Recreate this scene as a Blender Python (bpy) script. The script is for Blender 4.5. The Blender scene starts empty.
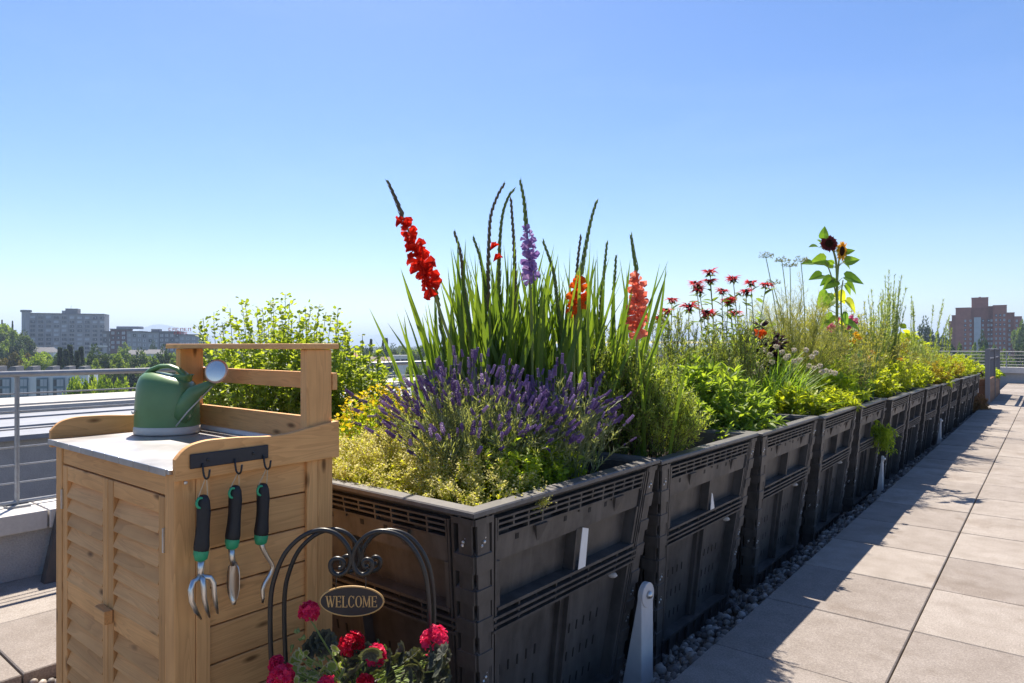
import bpy, math, random
import numpy as np
from mathutils import Vector

rng = np.random.default_rng(11)
random.seed(11)
scene = bpy.context.scene
COL = scene.collection
R = math.radians

# ------------------------------------------------------------------ camera frame
FPX, HZ, CAMH = 668.0, 345.0, 1.2
YAW = R(38.9)
SN, CS = math.sin(YAW), math.cos(YAW)
FWD = np.array([-SN, CS, 0.0]); RGT = np.array([CS, SN, 0.0]); UP = np.array([0, 0, 1.0])

def at(px, py, Z):
    """world point seen at photograph pixel (px, py) at depth Z metres"""
    u = (px - 512) / FPX
    return FWD * Z + RGT * (u * Z) + UP * (CAMH - Z * (py - HZ) / FPX)

def atx(px, py, X):
    u = (px - 512) / FPX
    return at(px, py, X / (-SN + CS * u))

# ------------------------------------------------------------------ mesh collector
ORG = {}

class G:
    def __init__(self):
        self.V = []; self.F = []; self.n = 0; self.var = []
    def add(self, V, F, mat=0, var=0.5):
        V = np.asarray(V, float).reshape(-1, 3)
        for f in F:
            f = np.asarray(f, int)
            if f.size:
                if f.ndim == 1: f = f[None]
                self.F.append((f + self.n, mat))
        self.V.append(V)
        v = np.full(len(V), var) if np.isscalar(var) else np.asarray(var, float)
        self.var.append(v)
        self.n += len(V)
        return self
    def build(self, name, mats, parent=None, smooth=False, bevel=0, loc=None):
        V = np.concatenate(self.V)
        if loc is None:
            loc = ORG.get(parent.name, np.zeros(3)) if parent else np.zeros(3)
        V = V - np.asarray(loc)
        me = bpy.data.meshes.new(name)
        me.vertices.add(len(V)); me.vertices.foreach_set('co', V.ravel())
        li = []; ls = []; mi = []; c = 0
        for f, m in self.F:
            k = f.shape[1]
            li.append(f.ravel()); ls.append(c + np.arange(len(f)) * k); c += f.size
            mi.append(np.full(len(f), m))
        li = np.concatenate(li); ls = np.concatenate(ls); mi = np.concatenate(mi)
        me.loops.add(len(li)); me.loops.foreach_set('vertex_index', li.astype(np.int32))
        me.polygons.add(len(ls)); me.polygons.foreach_set('loop_start', ls.astype(np.int32))
        me.polygons.foreach_set('material_index', mi.astype(np.int32))
        me.polygons.foreach_set('use_smooth', np.full(len(ls), bool(smooth)))
        a = me.attributes.new('var', 'FLOAT', 'POINT'); a.data.foreach_set('value', np.concatenate(self.var).astype(np.float32))
        me.update(calc_edges=True); me.validate()
        for m in (mats if isinstance(mats, (list, tuple)) else [mats]): me.materials.append(m)
        o = bpy.data.objects.new(name, me); COL.objects.link(o)
        if parent: o.parent = parent
        else: o.location = loc
        ORG[o.name] = np.asarray(loc, float)
        if bevel:
            b = o.modifiers.new('bevel', 'BEVEL'); b.width = bevel; b.segments = 2; b.limit_method = 'ANGLE'; b.angle_limit = R(40)
        return o

def tag(o, label=None, cat=None, group=None, kind=None):
    if label: o['label'] = label
    if cat: o['category'] = cat
    if group: o['group'] = group
    if kind: o['kind'] = kind
    return o

def thing(name, loc, label, cat, group=None):
    o = bpy.data.objects.new(name, None); COL.objects.link(o)
    o.empty_display_size = .05
    o.location = tuple(float(q) for q in loc); ORG[o.name] = np.asarray(loc, float)
    return tag(o, label, cat, group)

def dup(root, loc, rotz=0, scale=(1, 1, 1), label=None):
    r = root.copy(); COL.objects.link(r)
    r.location = tuple(float(q) for q in loc); r.rotation_euler = (0, 0, rotz); r.scale = scale
    if label: r['label'] = label
    for ch in list(root.children):
        d = ch.copy(); COL.objects.link(d); d.parent = r
        for g in list(ch.children):
            e = g.copy(); COL.objects.link(e); e.parent = d
    return r

BOXF = np.array([[0, 3, 2, 1], [4, 5, 6, 7], [0, 1, 5, 4], [1, 2, 6, 5], [2, 3, 7, 6], [3, 0, 4, 7]])
def box(g, x0, x1, y0, y1, z0, z1, mat=0, var=None):
    V = [(x0, y0, z0), (x1, y0, z0), (x1, y1, z0), (x0, y1, z0), (x0, y0, z1), (x1, y0, z1), (x1, y1, z1), (x0, y1, z1)]
    g.add(V, [BOXF], mat, random.random() if var is None else var)

def obox(g, c, ax, ay, az, mat=0, var=None):
    """oriented box: centre and three half-axis vectors"""
    c, ax, ay, az = map(lambda q: np.asarray(q, float), (c, ax, ay, az))
    V = [c - ax - ay - az, c + ax - ay - az, c + ax + ay - az, c - ax + ay - az, c - ax - ay + az, c + ax - ay + az, c + ax + ay + az, c - ax + ay + az]
    g.add(V, [BOXF], mat, random.random() if var is None else var)

def nrm(v):
    v = np.asarray(v, float); return v / np.maximum(np.linalg.norm(v, axis=-1, keepdims=True), 1e-9)

def frames(T, hint=(0.13, 0.29, 0.95)):
    s = np.cross(T, np.broadcast_to(np.asarray(hint, float), T.shape)); s = nrm(s)
    return s, np.cross(s, T)

def tube(g, pts, rad, sides=6, mat=0, var=0.5, caps=True):
    """one tube through pts (K,3)"""
    P = np.asarray(pts, float); K = len(P)
    r = np.full(K, rad) if np.isscalar(rad) else np.asarray(rad, float)
    T = nrm(np.gradient(P, axis=0)); s, n = frames(T)
    for i in range(1, K):            # parallel transport
        v = s[i-1] - T[i] * np.dot(s[i-1], T[i]); s[i] = v / max(np.linalg.norm(v), 1e-9); n[i] = np.cross(s[i], T[i])
    a = np.arange(sides) * 2 * math.pi / sides
    V = P[:, None] + r[:, None, None] * (np.cos(a)[None, :, None] * s[:, None] + np.sin(a)[None, :, None] * n[:, None])
    i = np.arange(K - 1)[:, None] * sides; j = np.arange(sides)[None]; j2 = (j + 1) % sides
    F = np.stack([i + j, i + j2, i + sides + j2, i + sides + j], -1).reshape(-1, 4)
    FF = [F]
    if caps: FF += [np.arange(sides)[::-1], (K - 1) * sides + np.arange(sides)]
    g.add(V.reshape(-1, 3), FF, mat, var)

def stems(g, PTS, r0, r1, mat=0, var=None, sides=3):
    """many thin tubes PTS (S,K,3)"""
    S, K, _ = PTS.shape
    T = nrm(np.gradient(PTS, axis=1)); s, n = frames(T)
    a = np.arange(sides) * 2 * math.pi / sides
    r = np.linspace(1, 0, K)[None, :] * (r0 - r1) + r1
    V = PTS[:, :, None] + r[..., None, None] * (np.cos(a)[None, None, :, None] * s[:, :, None] + np.sin(a)[None, None, :, None] * n[:, :, None])
    base = (np.arange(S) * K * sides)[:, None, None]; i = (np.arange(K - 1) * sides)[None, :, None]; j = np.arange(sides)[None, None]; j2 = (j + 1) % sides
    F = np.stack([base + i + j, base + i + j2, base + i + sides + j2, base + i + sides + j], -1).reshape(-1, 4)
    vv = rng.random(S) if var is None else np.full(S, var)
    g.add(V.reshape(-1, 3), [F], mat, np.repeat(vv, K * sides))

def scatter(g, tmpl, P, A, W, L, mat=0, var=None, hint=None):
    """instances of a leaf template: x across, y along A, z up; all into one mesh"""
    TV, TF = tmpl
    P = np.asarray(P, float); N = len(P)
    if N == 0: return
    A = nrm(A)
    if hint is None: hint = np.array([0, 0, 1.0]) + rng.normal(0, .35, (N, 3))
    s = nrm(np.cross(A, hint)); n = np.cross(s, A)
    W = np.broadcast_to(W, (N,)); L = np.broadcast_to(L, (N,))
    V = P[:, None] + TV[None, :, 0, None] * (s * W[:, None])[:, None] + TV[None, :, 1, None] * (A * L[:, None])[:, None] + TV[None, :, 2, None] * (n * L[:, None])[:, None]
    off = (np.arange(N) * len(TV))[:, None, None]
    vv = rng.random(N) if var is None else np.broadcast_to(var, (N,))
    g.add(V.reshape(-1, 3), [(f[None] + off).reshape(-1, f.shape[1]) for f in TF], mat, np.repeat(vv, len(TV)))

# ---- templates
def T_leaf(fold=.1, droop=-.12, wide=.42):
    V = np.array([(0, 0, 0), (-.5, wide, fold), (0, wide + .05, 0), (.5, wide, fold), (0, 1, droop)], float)
    return V, [np.array([(0, 2, 1), (0, 3, 2), (1, 2, 4), (2, 3, 4)])]
def T_leaf6(fold=.08, droop=-.2):
    ys = [0, .22, .5, .78, 1]; ws = [.04, .40, .5, .32, .02]
    V = []
    for y, w in zip(ys, ws):
        z = droop * y * y
        V += [(-w, y, z + fold * w * 2), (0, y, z), (w, y, z + fold * w * 2)]
    F = []
    for i in range(4):
        a = i * 3; F += [(a, a + 1, a + 4, a + 3), (a + 1, a + 2, a + 5, a + 4)]
    return np.array(V, float), [np.array(F)]
def T_blade(bend=.2, n=7, fold=.15, pw=.7):
    V = []; F = []
    for i in range(n + 1):
        t = i / n; w = .5 * (min(1, .45 + 2.2 * t)) * (1 - t ** 3) ** pw + .01
        z = -bend * t ** 2.2
        V += [(-w, t, z), (0, t, z - 0), (w, t, z)]
    V = np.array(V, float)
    for i in range(n):
        a = i * 3; F += [(a, a + 1, a + 4, a + 3), (a + 1, a + 2, a + 5, a + 4)]
    return V, [np.array(F)]
def T_round(n=7, scallop=.08, cup=.15, lobes=0):
    V = [(0, .5, -.04)]; 
    m = n * 2 if scallop else n
    for i in range(m):
        a = 2 * math.pi * i / m - math.pi / 2
        r = .5 * (1 - (scallop if i % 2 else 0))
        if lobes: r *= .75 + .25 * abs(math.cos(lobes * (a + math.pi / 2) / 2))
        V.append((r * math.cos(a), .5 + r * math.sin(a), cup * r * r))
    F = [(0, 1 + i, 1 + (i + 1) % m) for i in range(m)]
    return np.array(V, float), [np.array(F)]
def T_heart():
    o = [(0, 0), (.22, -.1), (.45, .02), (.5, .25), (.4, .5), (.22, .78), (0, 1.05), (-.22, .78), (-.4, .5), (-.5, .25), (-.45, .02), (-.22, -.1)]
    V = [(0, .38, 0)] + [(x, y, .12 * abs(x) * 2 - .18 * y * y) for x, y in o]
    F = [(0, 1 + i, 1 + (i + 1) % 12) for i in range(12)]
    return np.array(V, float), [np.array(F)]
def T_petal():
    V = np.array([(0, 0, 0), (-.26, .42, .14), (0, .5, .0), (.28, .45, .10), (-.46, .78, .26), (0, .85, -.02), (.42, .84, .08), (-.26, 1.04, -.10), (.2, .96, .14), (-.02, 1.08, .03)], float)
    return V, [np.array([(0, 2, 1), (0, 3, 2), (4, 5, 7), (5, 9, 7), (5, 6, 8), (5, 8, 9)]), np.array([(1, 2, 5, 4), (2, 3, 6, 5)])]
def T_bud():
    V = np.array([(0, 0, 0), (.5, .4, 0), (0, .4, .5), (-.5, .4, 0), (0, .4, -.5), (0, 1, 0)], float)
    return V, [np.array([(0, 2, 1), (0, 3, 2), (0, 4, 3), (0, 1, 4), (5, 1, 2), (5, 2, 3), (5, 3, 4), (5, 4, 1)])]
def T_blob(nu=7, nv=5):
    V = []; F = []
    for j in range(nv + 1):
        b = math.pi * j / nv
        for i in range(nu):
            a = 2 * math.pi * i / nu
            V.append((.5 * math.sin(b) * math.cos(a), .5 - .5 * math.cos(b), .5 * math.sin(b) * math.sin(a)))
    for j in range(nv):
        for i in range(nu):
            F.append((j * nu + i, j * nu + (i + 1) % nu, (j + 1) * nu + (i + 1) % nu, (j + 1) * nu + i))
    return np.array(V, float), [np.array(F)]
def merge(tmpls):
    V = []; F = {}; n = 0
    for TV, TF in tmpls:
        V.append(TV)
        for f in TF: F.setdefault(f.shape[1], []).append(f + n)
        n += len(TV)
    return np.concatenate(V), [np.concatenate(x) for x in F.values()]
def inst(t, o, axis, w, l):
    """a template placed inside a template"""
    g = G(); scatter(g, t, np.array([o], float), np.array([axis], float), w, l, hint=np.array([[.21, .13, .97]]) if abs(axis[2]) < .9 * np.linalg.norm(axis) else np.array([[1, .1, .05]]))
    return g.V[0], [f for f, m in g.F]

BUDN = (BUD_V := np.array([(0, 0, 0), (.5, .35, .02), (0, .35, .09), (-.5, .35, .02), (0, .35, -.09), (0, 1, .02)], float), T_bud()[1])
LEAF, LEAF6, BLADE, BUD, BLOB, PETAL, HEART = T_leaf(), T_leaf6(), T_blade(), T_bud(), T_blob(), T_petal(), T_heart()
BLADE2 = T_blade(.5); ROUND = T_round(5, 0, .2); LOBED = T_round(9, .0, .15, 3); NEEDLE = (np.array([(-.5, 0, 0), (.5, 0, 0), (.35, .7, 0.02), (0, 1, -.03), (-.35, .7, .02)], float), [np.array([(0, 1, 2, 4)]), np.array([(4, 2, 3)])])
QUAD = (np.array([(-.5, 0, 0), (.5, .1, .1), (.4, 1, -.05), (-.4, .9, .1)], float), [np.array([(0, 1, 2, 3)])])

# ------------------------------------------------------------------ materials
def newmat(name):
    m = bpy.data.materials.new(name); m.use_nodes = True
    nt = m.node_tree; nt.nodes.clear()
    out = nt.nodes.new('ShaderNodeOutputMaterial')
    return m, nt, out
def N(nt, t, **kw):
    n = nt.nodes.new(t)
    for k, v in kw.items():
        if k in n.inputs: n.inputs[k].default_value = v
        else: setattr(n, k, v)
    return n
def ramp(nt, fac, stops):
    r = nt.nodes.new('ShaderNodeValToRGB'); e = r.color_ramp.elements
    while len(e) < len(stops): e.new(.5)
    for x, (p, c) in zip(e, stops): x.position = p; x.color = (*c, 1)
    nt.links.new(fac, r.inputs[0]); return r.outputs[0]
def noise(nt, scale, detail=3, vec=None, rough=.55):
    n = N(nt, 'ShaderNodeTexNoise'); n.inputs['Scale'].default_value = scale; n.inputs['Detail'].default_value = detail; n.inputs['Roughness'].default_value = rough
    if vec is not None: nt.links.new(vec, n.inputs['Vector'])
    return n.outputs[0]
def coord(nt, kind='Object', scale=None):
    t = nt.nodes.new('ShaderNodeTexCoord')
    if scale is None: return t.outputs[kind]
    mp = nt.nodes.new('ShaderNodeMapping'); mp.inputs['Scale'].default_value = scale
    nt.links.new(t.outputs[kind], mp.inputs[0]); return mp.outputs[0]
def bump(nt, h, strength=.3, dist=.01):
    b = nt.nodes.new('ShaderNodeBump'); b.inputs['Strength'].default_value = strength; b.inputs['Distance'].default_value = dist
    nt.links.new(h, b.inputs['Height']); return b.outputs[0]
def mix(nt, a, b, f, mode='MIX'):
    m = nt.nodes.new('ShaderNodeMix'); m.data_type = 'RGBA'; m.blend_type = mode
    for v, i in ((f, 0), (a, 6), (b, 7)):
        if isinstance(v, (int, float)): m.inputs[i].default_value = v
        elif isinstance(v, tuple): m.inputs[i].default_value = (*v, 1)
        else: nt.links.new(v, m.inputs[i])
    return m.outputs[2]
def vattr(nt):
    a = nt.nodes.new('ShaderNodeAttribute'); a.attribute_name = 'var'; return a.outputs['Fac']

def plain(name, c, rough=.5, metal=0, nscale=40, namp=.25, bmp=.15, c2=None, spec=.5, coat=0):
    """base colour broken up by noise and by the per-piece random value"""
    m, nt, out = newmat(name)
    p = N(nt, 'ShaderNodeBsdfPrincipled'); p.inputs['Roughness'].default_value = rough; p.inputs['Metallic'].default_value = metal
    p.inputs['Specular IOR Level'].default_value = spec; p.inputs['Coat Weight'].default_value = coat
    co = coord(nt)
    nz = noise(nt, nscale, 4, co); nz2 = noise(nt, nscale * .13, 3, co)
    lo = tuple(q * (1 - namp) for q in c); hi = tuple(min(1, q * (1 + namp)) for q in (c2 or c))
    col = ramp(nt, nz, [(.3, lo), (.7, hi)])
    col2 = ramp(nt, nz2, [(.3, tuple(q * .85 for q in c)), (.7, tuple(min(1, q * 1.12) for q in (c2 or c)))])
    cc = mix(nt, col, col2, .5)
    vv = ramp(nt, vattr(nt), [(0, (.84, .84, .84)), (1, (1.0, 1.0, 1.0))])
    cc = mix(nt, cc, vv, 1.0, 'MULTIPLY')
    nt.links.new(cc, p.inputs['Base Color'])
    rr = nt.nodes.new('ShaderNodeMapRange'); rr.inputs[3].default_value = max(.02, rough - .12); rr.inputs[4].default_value = min(1, rough + .12)
    nt.links.new(nz2, rr.inputs[0]); nt.links.new(rr.outputs[0], p.inputs['Roughness'])
    if bmp: nt.links.new(bump(nt, nz, bmp, .004), p.inputs['Normal'])
    nt.links.new(p.outputs[0], out.inputs[0]); return m

def leafmat(name, a, b, trans=.45, rough=.5, c=None, spec=.3):
    """leaf: two colours mixed by the per-leaf random value, part of the light passes through"""
    m, nt, out = newmat(name)
    v = vattr(nt); BR = 2.05 if a[1] > a[0] * 1.02 else 1.0     # living green
    a, b = (tuple(min(.9, q * BR) for q in w_) for w_ in (a, b))
    stops = [(0, a), (1, b)] if c is None else [(0, a), (.8, b), (.93, c)]
    col = ramp(nt, v, stops)
    col = mix(nt, col, ramp(nt, noise(nt, 30, 2, coord(nt)), [(.3, (.82, .82, .8)), (.7, (1.0, 1.0, 1.0))]), 1.0, 'MULTIPLY')
    p = N(nt, 'ShaderNodeBsdfPrincipled'); p.inputs['Roughness'].default_value = rough; p.inputs['Specular IOR Level'].default_value = spec
    nt.links.new(col, p.inputs['Base Color'])
    t = N(nt, 'ShaderNodeBsdfTranslucent')
    tc = mix(nt, col, (1.95, 1.85, .50), 1.0, 'MULTIPLY') if a[1] > a[0] else col
    nt.links.new(tc, t.inputs['Color'])
    ms = N(nt, 'ShaderNodeMixShader'); ms.inputs[0].default_value = trans
    nt.links.new(p.outputs[0], ms.inputs[1]); nt.links.new(t.outputs[0], ms.inputs[2]); nt.links.new(ms.outputs[0], out.inputs[0])
    return m

def woodmat(name, axis, light=(.80, .44, .175), dark=(.44, .21, .07)):
    m, nt, out = newmat(name)
    sc = {'x': (1.6, 22, 22), 'y': (22, 1.6, 22), 'z': (22, 22, 1.6)}[axis]
    t = nt.nodes.new('ShaderNodeTexCoord')
    v = vattr(nt)
    cx = nt.nodes.new('ShaderNodeCombineXYZ')
    mu = nt.nodes.new('ShaderNodeMath'); mu.operation = 'MULTIPLY'; mu.inputs[1].default_value = 13.0
    nt.links.new(v, mu.inputs[0])
    for i in range(3): nt.links.new(mu.outputs[0], cx.inputs[i])
    ad = nt.nodes.new('ShaderNodeVectorMath'); ad.operation = 'ADD'
    nt.links.new(t.outputs['Object'], ad.inputs[0]); nt.links.new(cx.outputs[0], ad.inputs[1])
    mp = nt.nodes.new('ShaderNodeMapping'); mp.inputs['Scale'].default_value = sc; nt.links.new(ad.outputs[0], mp.inputs[0])
    grain = noise(nt, 2.2, 6, mp.outputs[0], .65)
    wv = nt.nodes.new('ShaderNodeTexNoise'); wv.inputs['Scale'].default_value = .8; wv.inputs['Detail'].default_value = 1; wv.inputs['Distortion'].default_value = 1.5
    nt.links.new(mp.outputs[0], wv.inputs['Vector'])
    mx = nt.nodes.new('ShaderNodeMath'); mx.operation = 'MULTIPLY'; mx.inputs[1].default_value = 9.0
    nt.links.new(wv.outputs[0], mx.inputs[0])
    sn = nt.nodes.new('ShaderNodeMath'); sn.operation = 'FRACT'; nt.links.new(mx.outputs[0], sn.inputs[0])
    rings = ramp(nt, sn.outputs[0], [(0, light), (.55, tuple(.75 * a + .25 * b for a, b in zip(light, dark))), (.93, tuple(.45 * a + .55 * b for a, b in zip(light, dark))), (1, light)])
    gr = ramp(nt, grain, [(.28, tuple(.25 * a + .75 * b for a, b in zip(light, dark))), (.5, light), (.8, tuple(min(1, q * 1.12) for q in light))])
    col = mix(nt, gr, rings, .6)
    # knots
    ks = {'x': (5, 15, 15), 'y': (15, 5, 15), 'z': (15, 15, 5)}[axis]
    mk = nt.nodes.new('ShaderNodeMapping'); mk.inputs['Scale'].default_value = ks; nt.links.new(ad.outputs[0], mk.inputs[0])
    vo = nt.nodes.new('ShaderNodeTexVoronoi'); vo.inputs['Scale'].default_value = 1.0; nt.links.new(mk.outputs[0], vo.inputs['Vector'])
    kf = ramp(nt, vo.outputs['Distance'], [(.05, (1, 1, 1)), (.15, (0, 0, 0))])
    col = mix(nt, col, tuple(q * .5 for q in dark), kf)
    # weathering and board to board tone
    wz = noise(nt, 3.0, 4, t.outputs['Object'])
    col = mix(nt, col, ramp(nt, wz, [(.3, (.74, .70, .66)), (.65, (1, 1, 1))]), .8, 'MULTIPLY')
    col = mix(nt, col, ramp(nt, v, [(0, (.78, .76, .72)), (.5, (1, .98, .95)), (1, (1.0, 1.0, 1.0))]), 1.0, 'MULTIPLY')
    p = N(nt, 'ShaderNodeBsdfPrincipled'); p.inputs['Roughness'].default_value = .62; p.inputs['Specular IOR Level'].default_value = .3
    nt.links.new(col, p.inputs['Base Color']); nt.links.new(bump(nt, grain, .25, .003), p.inputs['Normal'])
    nt.links.new(p.outputs[0], out.inputs[0]); return m

M = {}
WX, WY, WZ = woodmat('wood_x', 'x'), woodmat('wood_y', 'y'), woodmat('wood_z', 'z')
M['plastic'] = plain('black_plastic', (.040, .034, .031), .46, nscale=18, namp=.35, bmp=.05, c2=(.066, .055, .048))
def binmat():
    m, nt, out = newmat('bin_plastic')
    t = nt.nodes.new('ShaderNodeTexCoord'); oi = nt.nodes.new('ShaderNodeObjectInfo')
    mm = nt.nodes.new('ShaderNodeMath'); mm.operation = 'MULTIPLY'; mm.inputs[1].default_value = 40; nt.links.new(oi.outputs['Random'], mm.inputs[0])
    ad = nt.nodes.new('ShaderNodeVectorMath'); ad.operation = 'ADD'; nt.links.new(t.outputs['Object'], ad.inputs[0]); nt.links.new(mm.outputs[0], ad.inputs[1])
    mp = nt.nodes.new('ShaderNodeMapping'); mp.inputs['Scale'].default_value = (14, 14, 2.2); nt.links.new(ad.outputs[0], mp.inputs[0])
    base = ramp(nt, noise(nt, 22, 4, ad.outputs[0]), [(.3, (.040, .0365, .035)), (.7, (.074, .067, .063))])
    streak = ramp(nt, noise(nt, 1.0, 5, mp.outputs[0], .6), [(.46, (0, 0, 0)), (.68, (.85, .85, .85))])
    blot = ramp(nt, noise(nt, 3.2, 5, ad.outputs[0], .65), [(.48, (0, 0, 0)), (.75, (.9, .9, .9))])
    c = mix(nt, base, (.115, .104, .095), streak); c = mix(nt, c, (.10, .088, .079), blot)
    scr = ramp(nt, noise(nt, 90, 2, ad.outputs[0], .8), [(.68, (0, 0, 0)), (.76, (.5, .5, .5))]); c = mix(nt, c, (.16, .15, .14), scr)
    c = mix(nt, c, ramp(nt, vattr(nt), [(0, (.8, .8, .8)), (1, (1, 1, 1))]), 1.0, 'MULTIPLY')
    p = N(nt, 'ShaderNodeBsdfPrincipled'); nt.links.new(c, p.inputs['Base Color'])
    rr = nt.nodes.new('ShaderNodeMapRange'); rr.inputs[3].default_value = .36; rr.inputs[4].default_value = .68; nt.links.new(noise(nt, 5, 4, ad.outputs[0]), rr.inputs[0]); nt.links.new(rr.outputs[0], p.inputs['Roughness'])
    nt.links.new(bump(nt, noise(nt, 60, 3, ad.outputs[0]), .08, .003), p.inputs['Normal']); nt.links.new(p.outputs[0], out.inputs[0]); return m
M['plastic'] = binmat()
M['plastic_dark'] = plain('slot_black', (.008, .008, .008), .7, nscale=30)
M['rim'] = plain('dusty_rim', (.105, .099, .095), .5, nscale=35, namp=.35, bmp=.2)
M['soil'] = plain('soil', (.05, .034, .022), .95, nscale=60, namp=.6, bmp=.8)
M['galv'] = plain('galvanised', (.62, .62, .61), .38, 1, nscale=60, namp=.2)
M['steel'] = plain('stainless', (.68, .67, .65), .30, 1, nscale=25, namp=.12, bmp=.03)
M['chrome'] = plain('chrome', (.86, .74, .64), .05, 1, nscale=10, namp=.03, bmp=0)
M['black_metal'] = plain('black_metal', (.018, .017, .017), .38, nscale=60, bmp=.05)
M['rack'] = plain('rack_metal', (.02, .021, .027), .55, nscale=60, bmp=.03)
M['grip'] = plain('grip_rubber', (.012, .013, .016), .6, nscale=90, bmp=.15)
M['green_rubber'] = plain('green_rubber', (.03, .36, .17), .5, nscale=60, bmp=.03)
M['cord'] = plain('cord', (.6, .47, .3), .9, nscale=200)
M['can'] = plain('can_green', (.135, .255, .095), .38, nscale=9, namp=.28, bmp=.02, coat=.12)
M['rose'] = plain('rose_copper', (.74, .50, .38), .35, .5, nscale=40, namp=.12, bmp=.02)
M['can_in'] = plain('can_inside', (.01, .05, .02), .6)
M['can_base'] = plain('can_base', (.62, .57, .48), .45, nscale=30, namp=.1, bmp=.03)
M['zinc'] = plain('zinc_top', (.50, .50, .52), .36, 1, nscale=7, namp=.5, bmp=.12)
M['white'] = plain('white_plastic', (.74, .73, .71), .5, nscale=30, namp=.08, bmp=.03)
M['postgrey'] = plain('post_white', (.66, .63, .61), .5, nscale=25, namp=.1, bmp=.05)
M['stone'] = plain('stone', (.30, .275, .25), .75, nscale=45, namp=.45, bmp=.25)
M['concrete'] = plain('concrete', (.42, .41, .39), .85, nscale=40, namp=.2, bmp=.3)
M['cap'] = plain('parapet_cap', (.62, .595, .56), .8, nscale=60, namp=.12, bmp=.12)
M['stucco'] = plain('stucco', (.42, .415, .41), .95, nscale=120, namp=.3, bmp=.9)
M['membrane'] = plain('roof_membrane', (.25, .27, .31), .6, nscale=8, namp=.25, bmp=.05)
M['rail'] = plain('rail_metal', (.36, .37, .38), .5, .3, nscale=40)
M['gold'] = plain('gold_paint', (.62, .37, .13), .5, nscale=60, namp=.2)
M['signface'] = plain('sign_face', (.025, .019, .018), .55, nscale=50)
M['terracotta'] = plain('pot', (.05, .045, .042), .6)

def paver_mat():
    m, nt, out = newmat('paver')
    co = coord(nt)
    fine = noise(nt, 150, 4, co, .8); med = noise(nt, 3.5, 5, co); blot = noise(nt, 11, 4, co)
    c = ramp(nt, fine, [(.3, (.225, .204, .186)), (.5, (.332, .302, .274)), (.72, (.49, .455, .418))])
    c = mix(nt, c, ramp(nt, med, [(.25, (.76, .74, .72)), (.7, (1, 1, 1))]), .8, 'MULTIPLY')
    c = mix(nt, c, ramp(nt, blot, [(.3, (.80, .78, .76)), (.6, (1, 1, 1))]), .7, 'MULTIPLY')
    c = mix(nt, c, ramp(nt, noise(nt, 1.7, 6, co, .7), [(.55, (1, 1, 1)), (.62, (.84, .81, .78)), (.78, (.74, .71, .68))]), .8, 'MULTIPLY')
    c = mix(nt, c, ramp(nt, vattr(nt), [(0, (.76, .74, .735)), (1, (1, .99, .98))]), 1.0, 'MULTIPLY')
    p = N(nt, 'ShaderNodeBsdfPrincipled'); p.inputs['Roughness'].default_value = .85; p.inputs['Specular IOR Level'].default_value = .25
    nt.links.new(c, p.inputs['Base Color']); nt.links.new(bump(nt, fine, .35, .002), p.inputs['Normal'])
    nt.links.new(p.outputs[0], out.inputs[0]); return m
M['paver'] = paver_mat()

# ------------------------------------------------------------------ world, sun
SUNV = np.array([-.53, .40, 1.0]); SUNV = SUNV / np.linalg.norm(SUNV)
w = bpy.data.worlds.new('World'); scene.world = w; w.use_nodes = True
nt = w.node_tree; bg = nt.nodes['Background']
sk = nt.nodes.new('ShaderNodeTexSky'); sk.sky_type = 'NISHITA'; sk.sun_disc = False
sk.sun_elevation = math.asin(SUNV[2]); sk.sun_rotation = math.atan2(SUNV[0], SUNV[1])
sk.altitude = 50; sk.air_density = 1.0; sk.dust_density = .4; sk.ozone_density = 2.2
hs = nt.nodes.new('ShaderNodeHueSaturation'); hs.inputs['Saturation'].default_value = 1.27; hs.inputs['Hue'].default_value = .509; nt.links.new(sk.outputs[0], hs.inputs['Color'])
cl = noise(nt, 1.6, 6, coord(nt, 'Generated', (1.0, 2.2, 6.0)), .6)
cf = ramp(nt, cl, [(.50, (0, 0, 0)), (.80, (.035, .035, .035))])
nt.links.new(mix(nt, hs.outputs[0], (9.0, 9.6, 10.6), cf), bg.inputs[0]); bg.inputs[1].default_value = .070
sl = bpy.data.lights.new('sun', 'SUN'); sl.energy = 4.65; sl.angle = R(.55); sl.color = (1, .90, .77)
so = bpy.data.objects.new('sun', sl); COL.objects.link(so)
so.rotation_euler = Vector(SUNV).to_track_quat('Z', 'Y').to_euler()
so.location = (-6, 6, 12)

cam = bpy.data.cameras.new('camera'); co_ = bpy.data.objects.new('camera', cam); COL.objects.link(co_)
co_.location = (0, 0, CAMH); co_.rotation_euler = (R(90), 0, YAW)
cam.sensor_width = 36; cam.lens = FPX / 1024 * 36; cam.shift_y = (HZ - 341.5) / 1024
cam.clip_start = .05; cam.clip_end = 40000
scene.camera = co_
vs = scene.view_settings; vs.view_transform = 'Standard'; vs.look = 'None'; vs.exposure = 1.2; vs.gamma = 1; vs.use_curve_mapping = False
scene.cycles.max_bounces = 10; scene.cycles.diffuse_bounces = 7; scene.cycles.transmission_bounces = 8; scene.cycles.transparent_max_bounces = 8; scene.cycles.volume_bounces = 0
scene.cycles.use_denoising = True

#==SETTING==
# ================================================================== SETTING
ROOFZ = -.22
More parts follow.
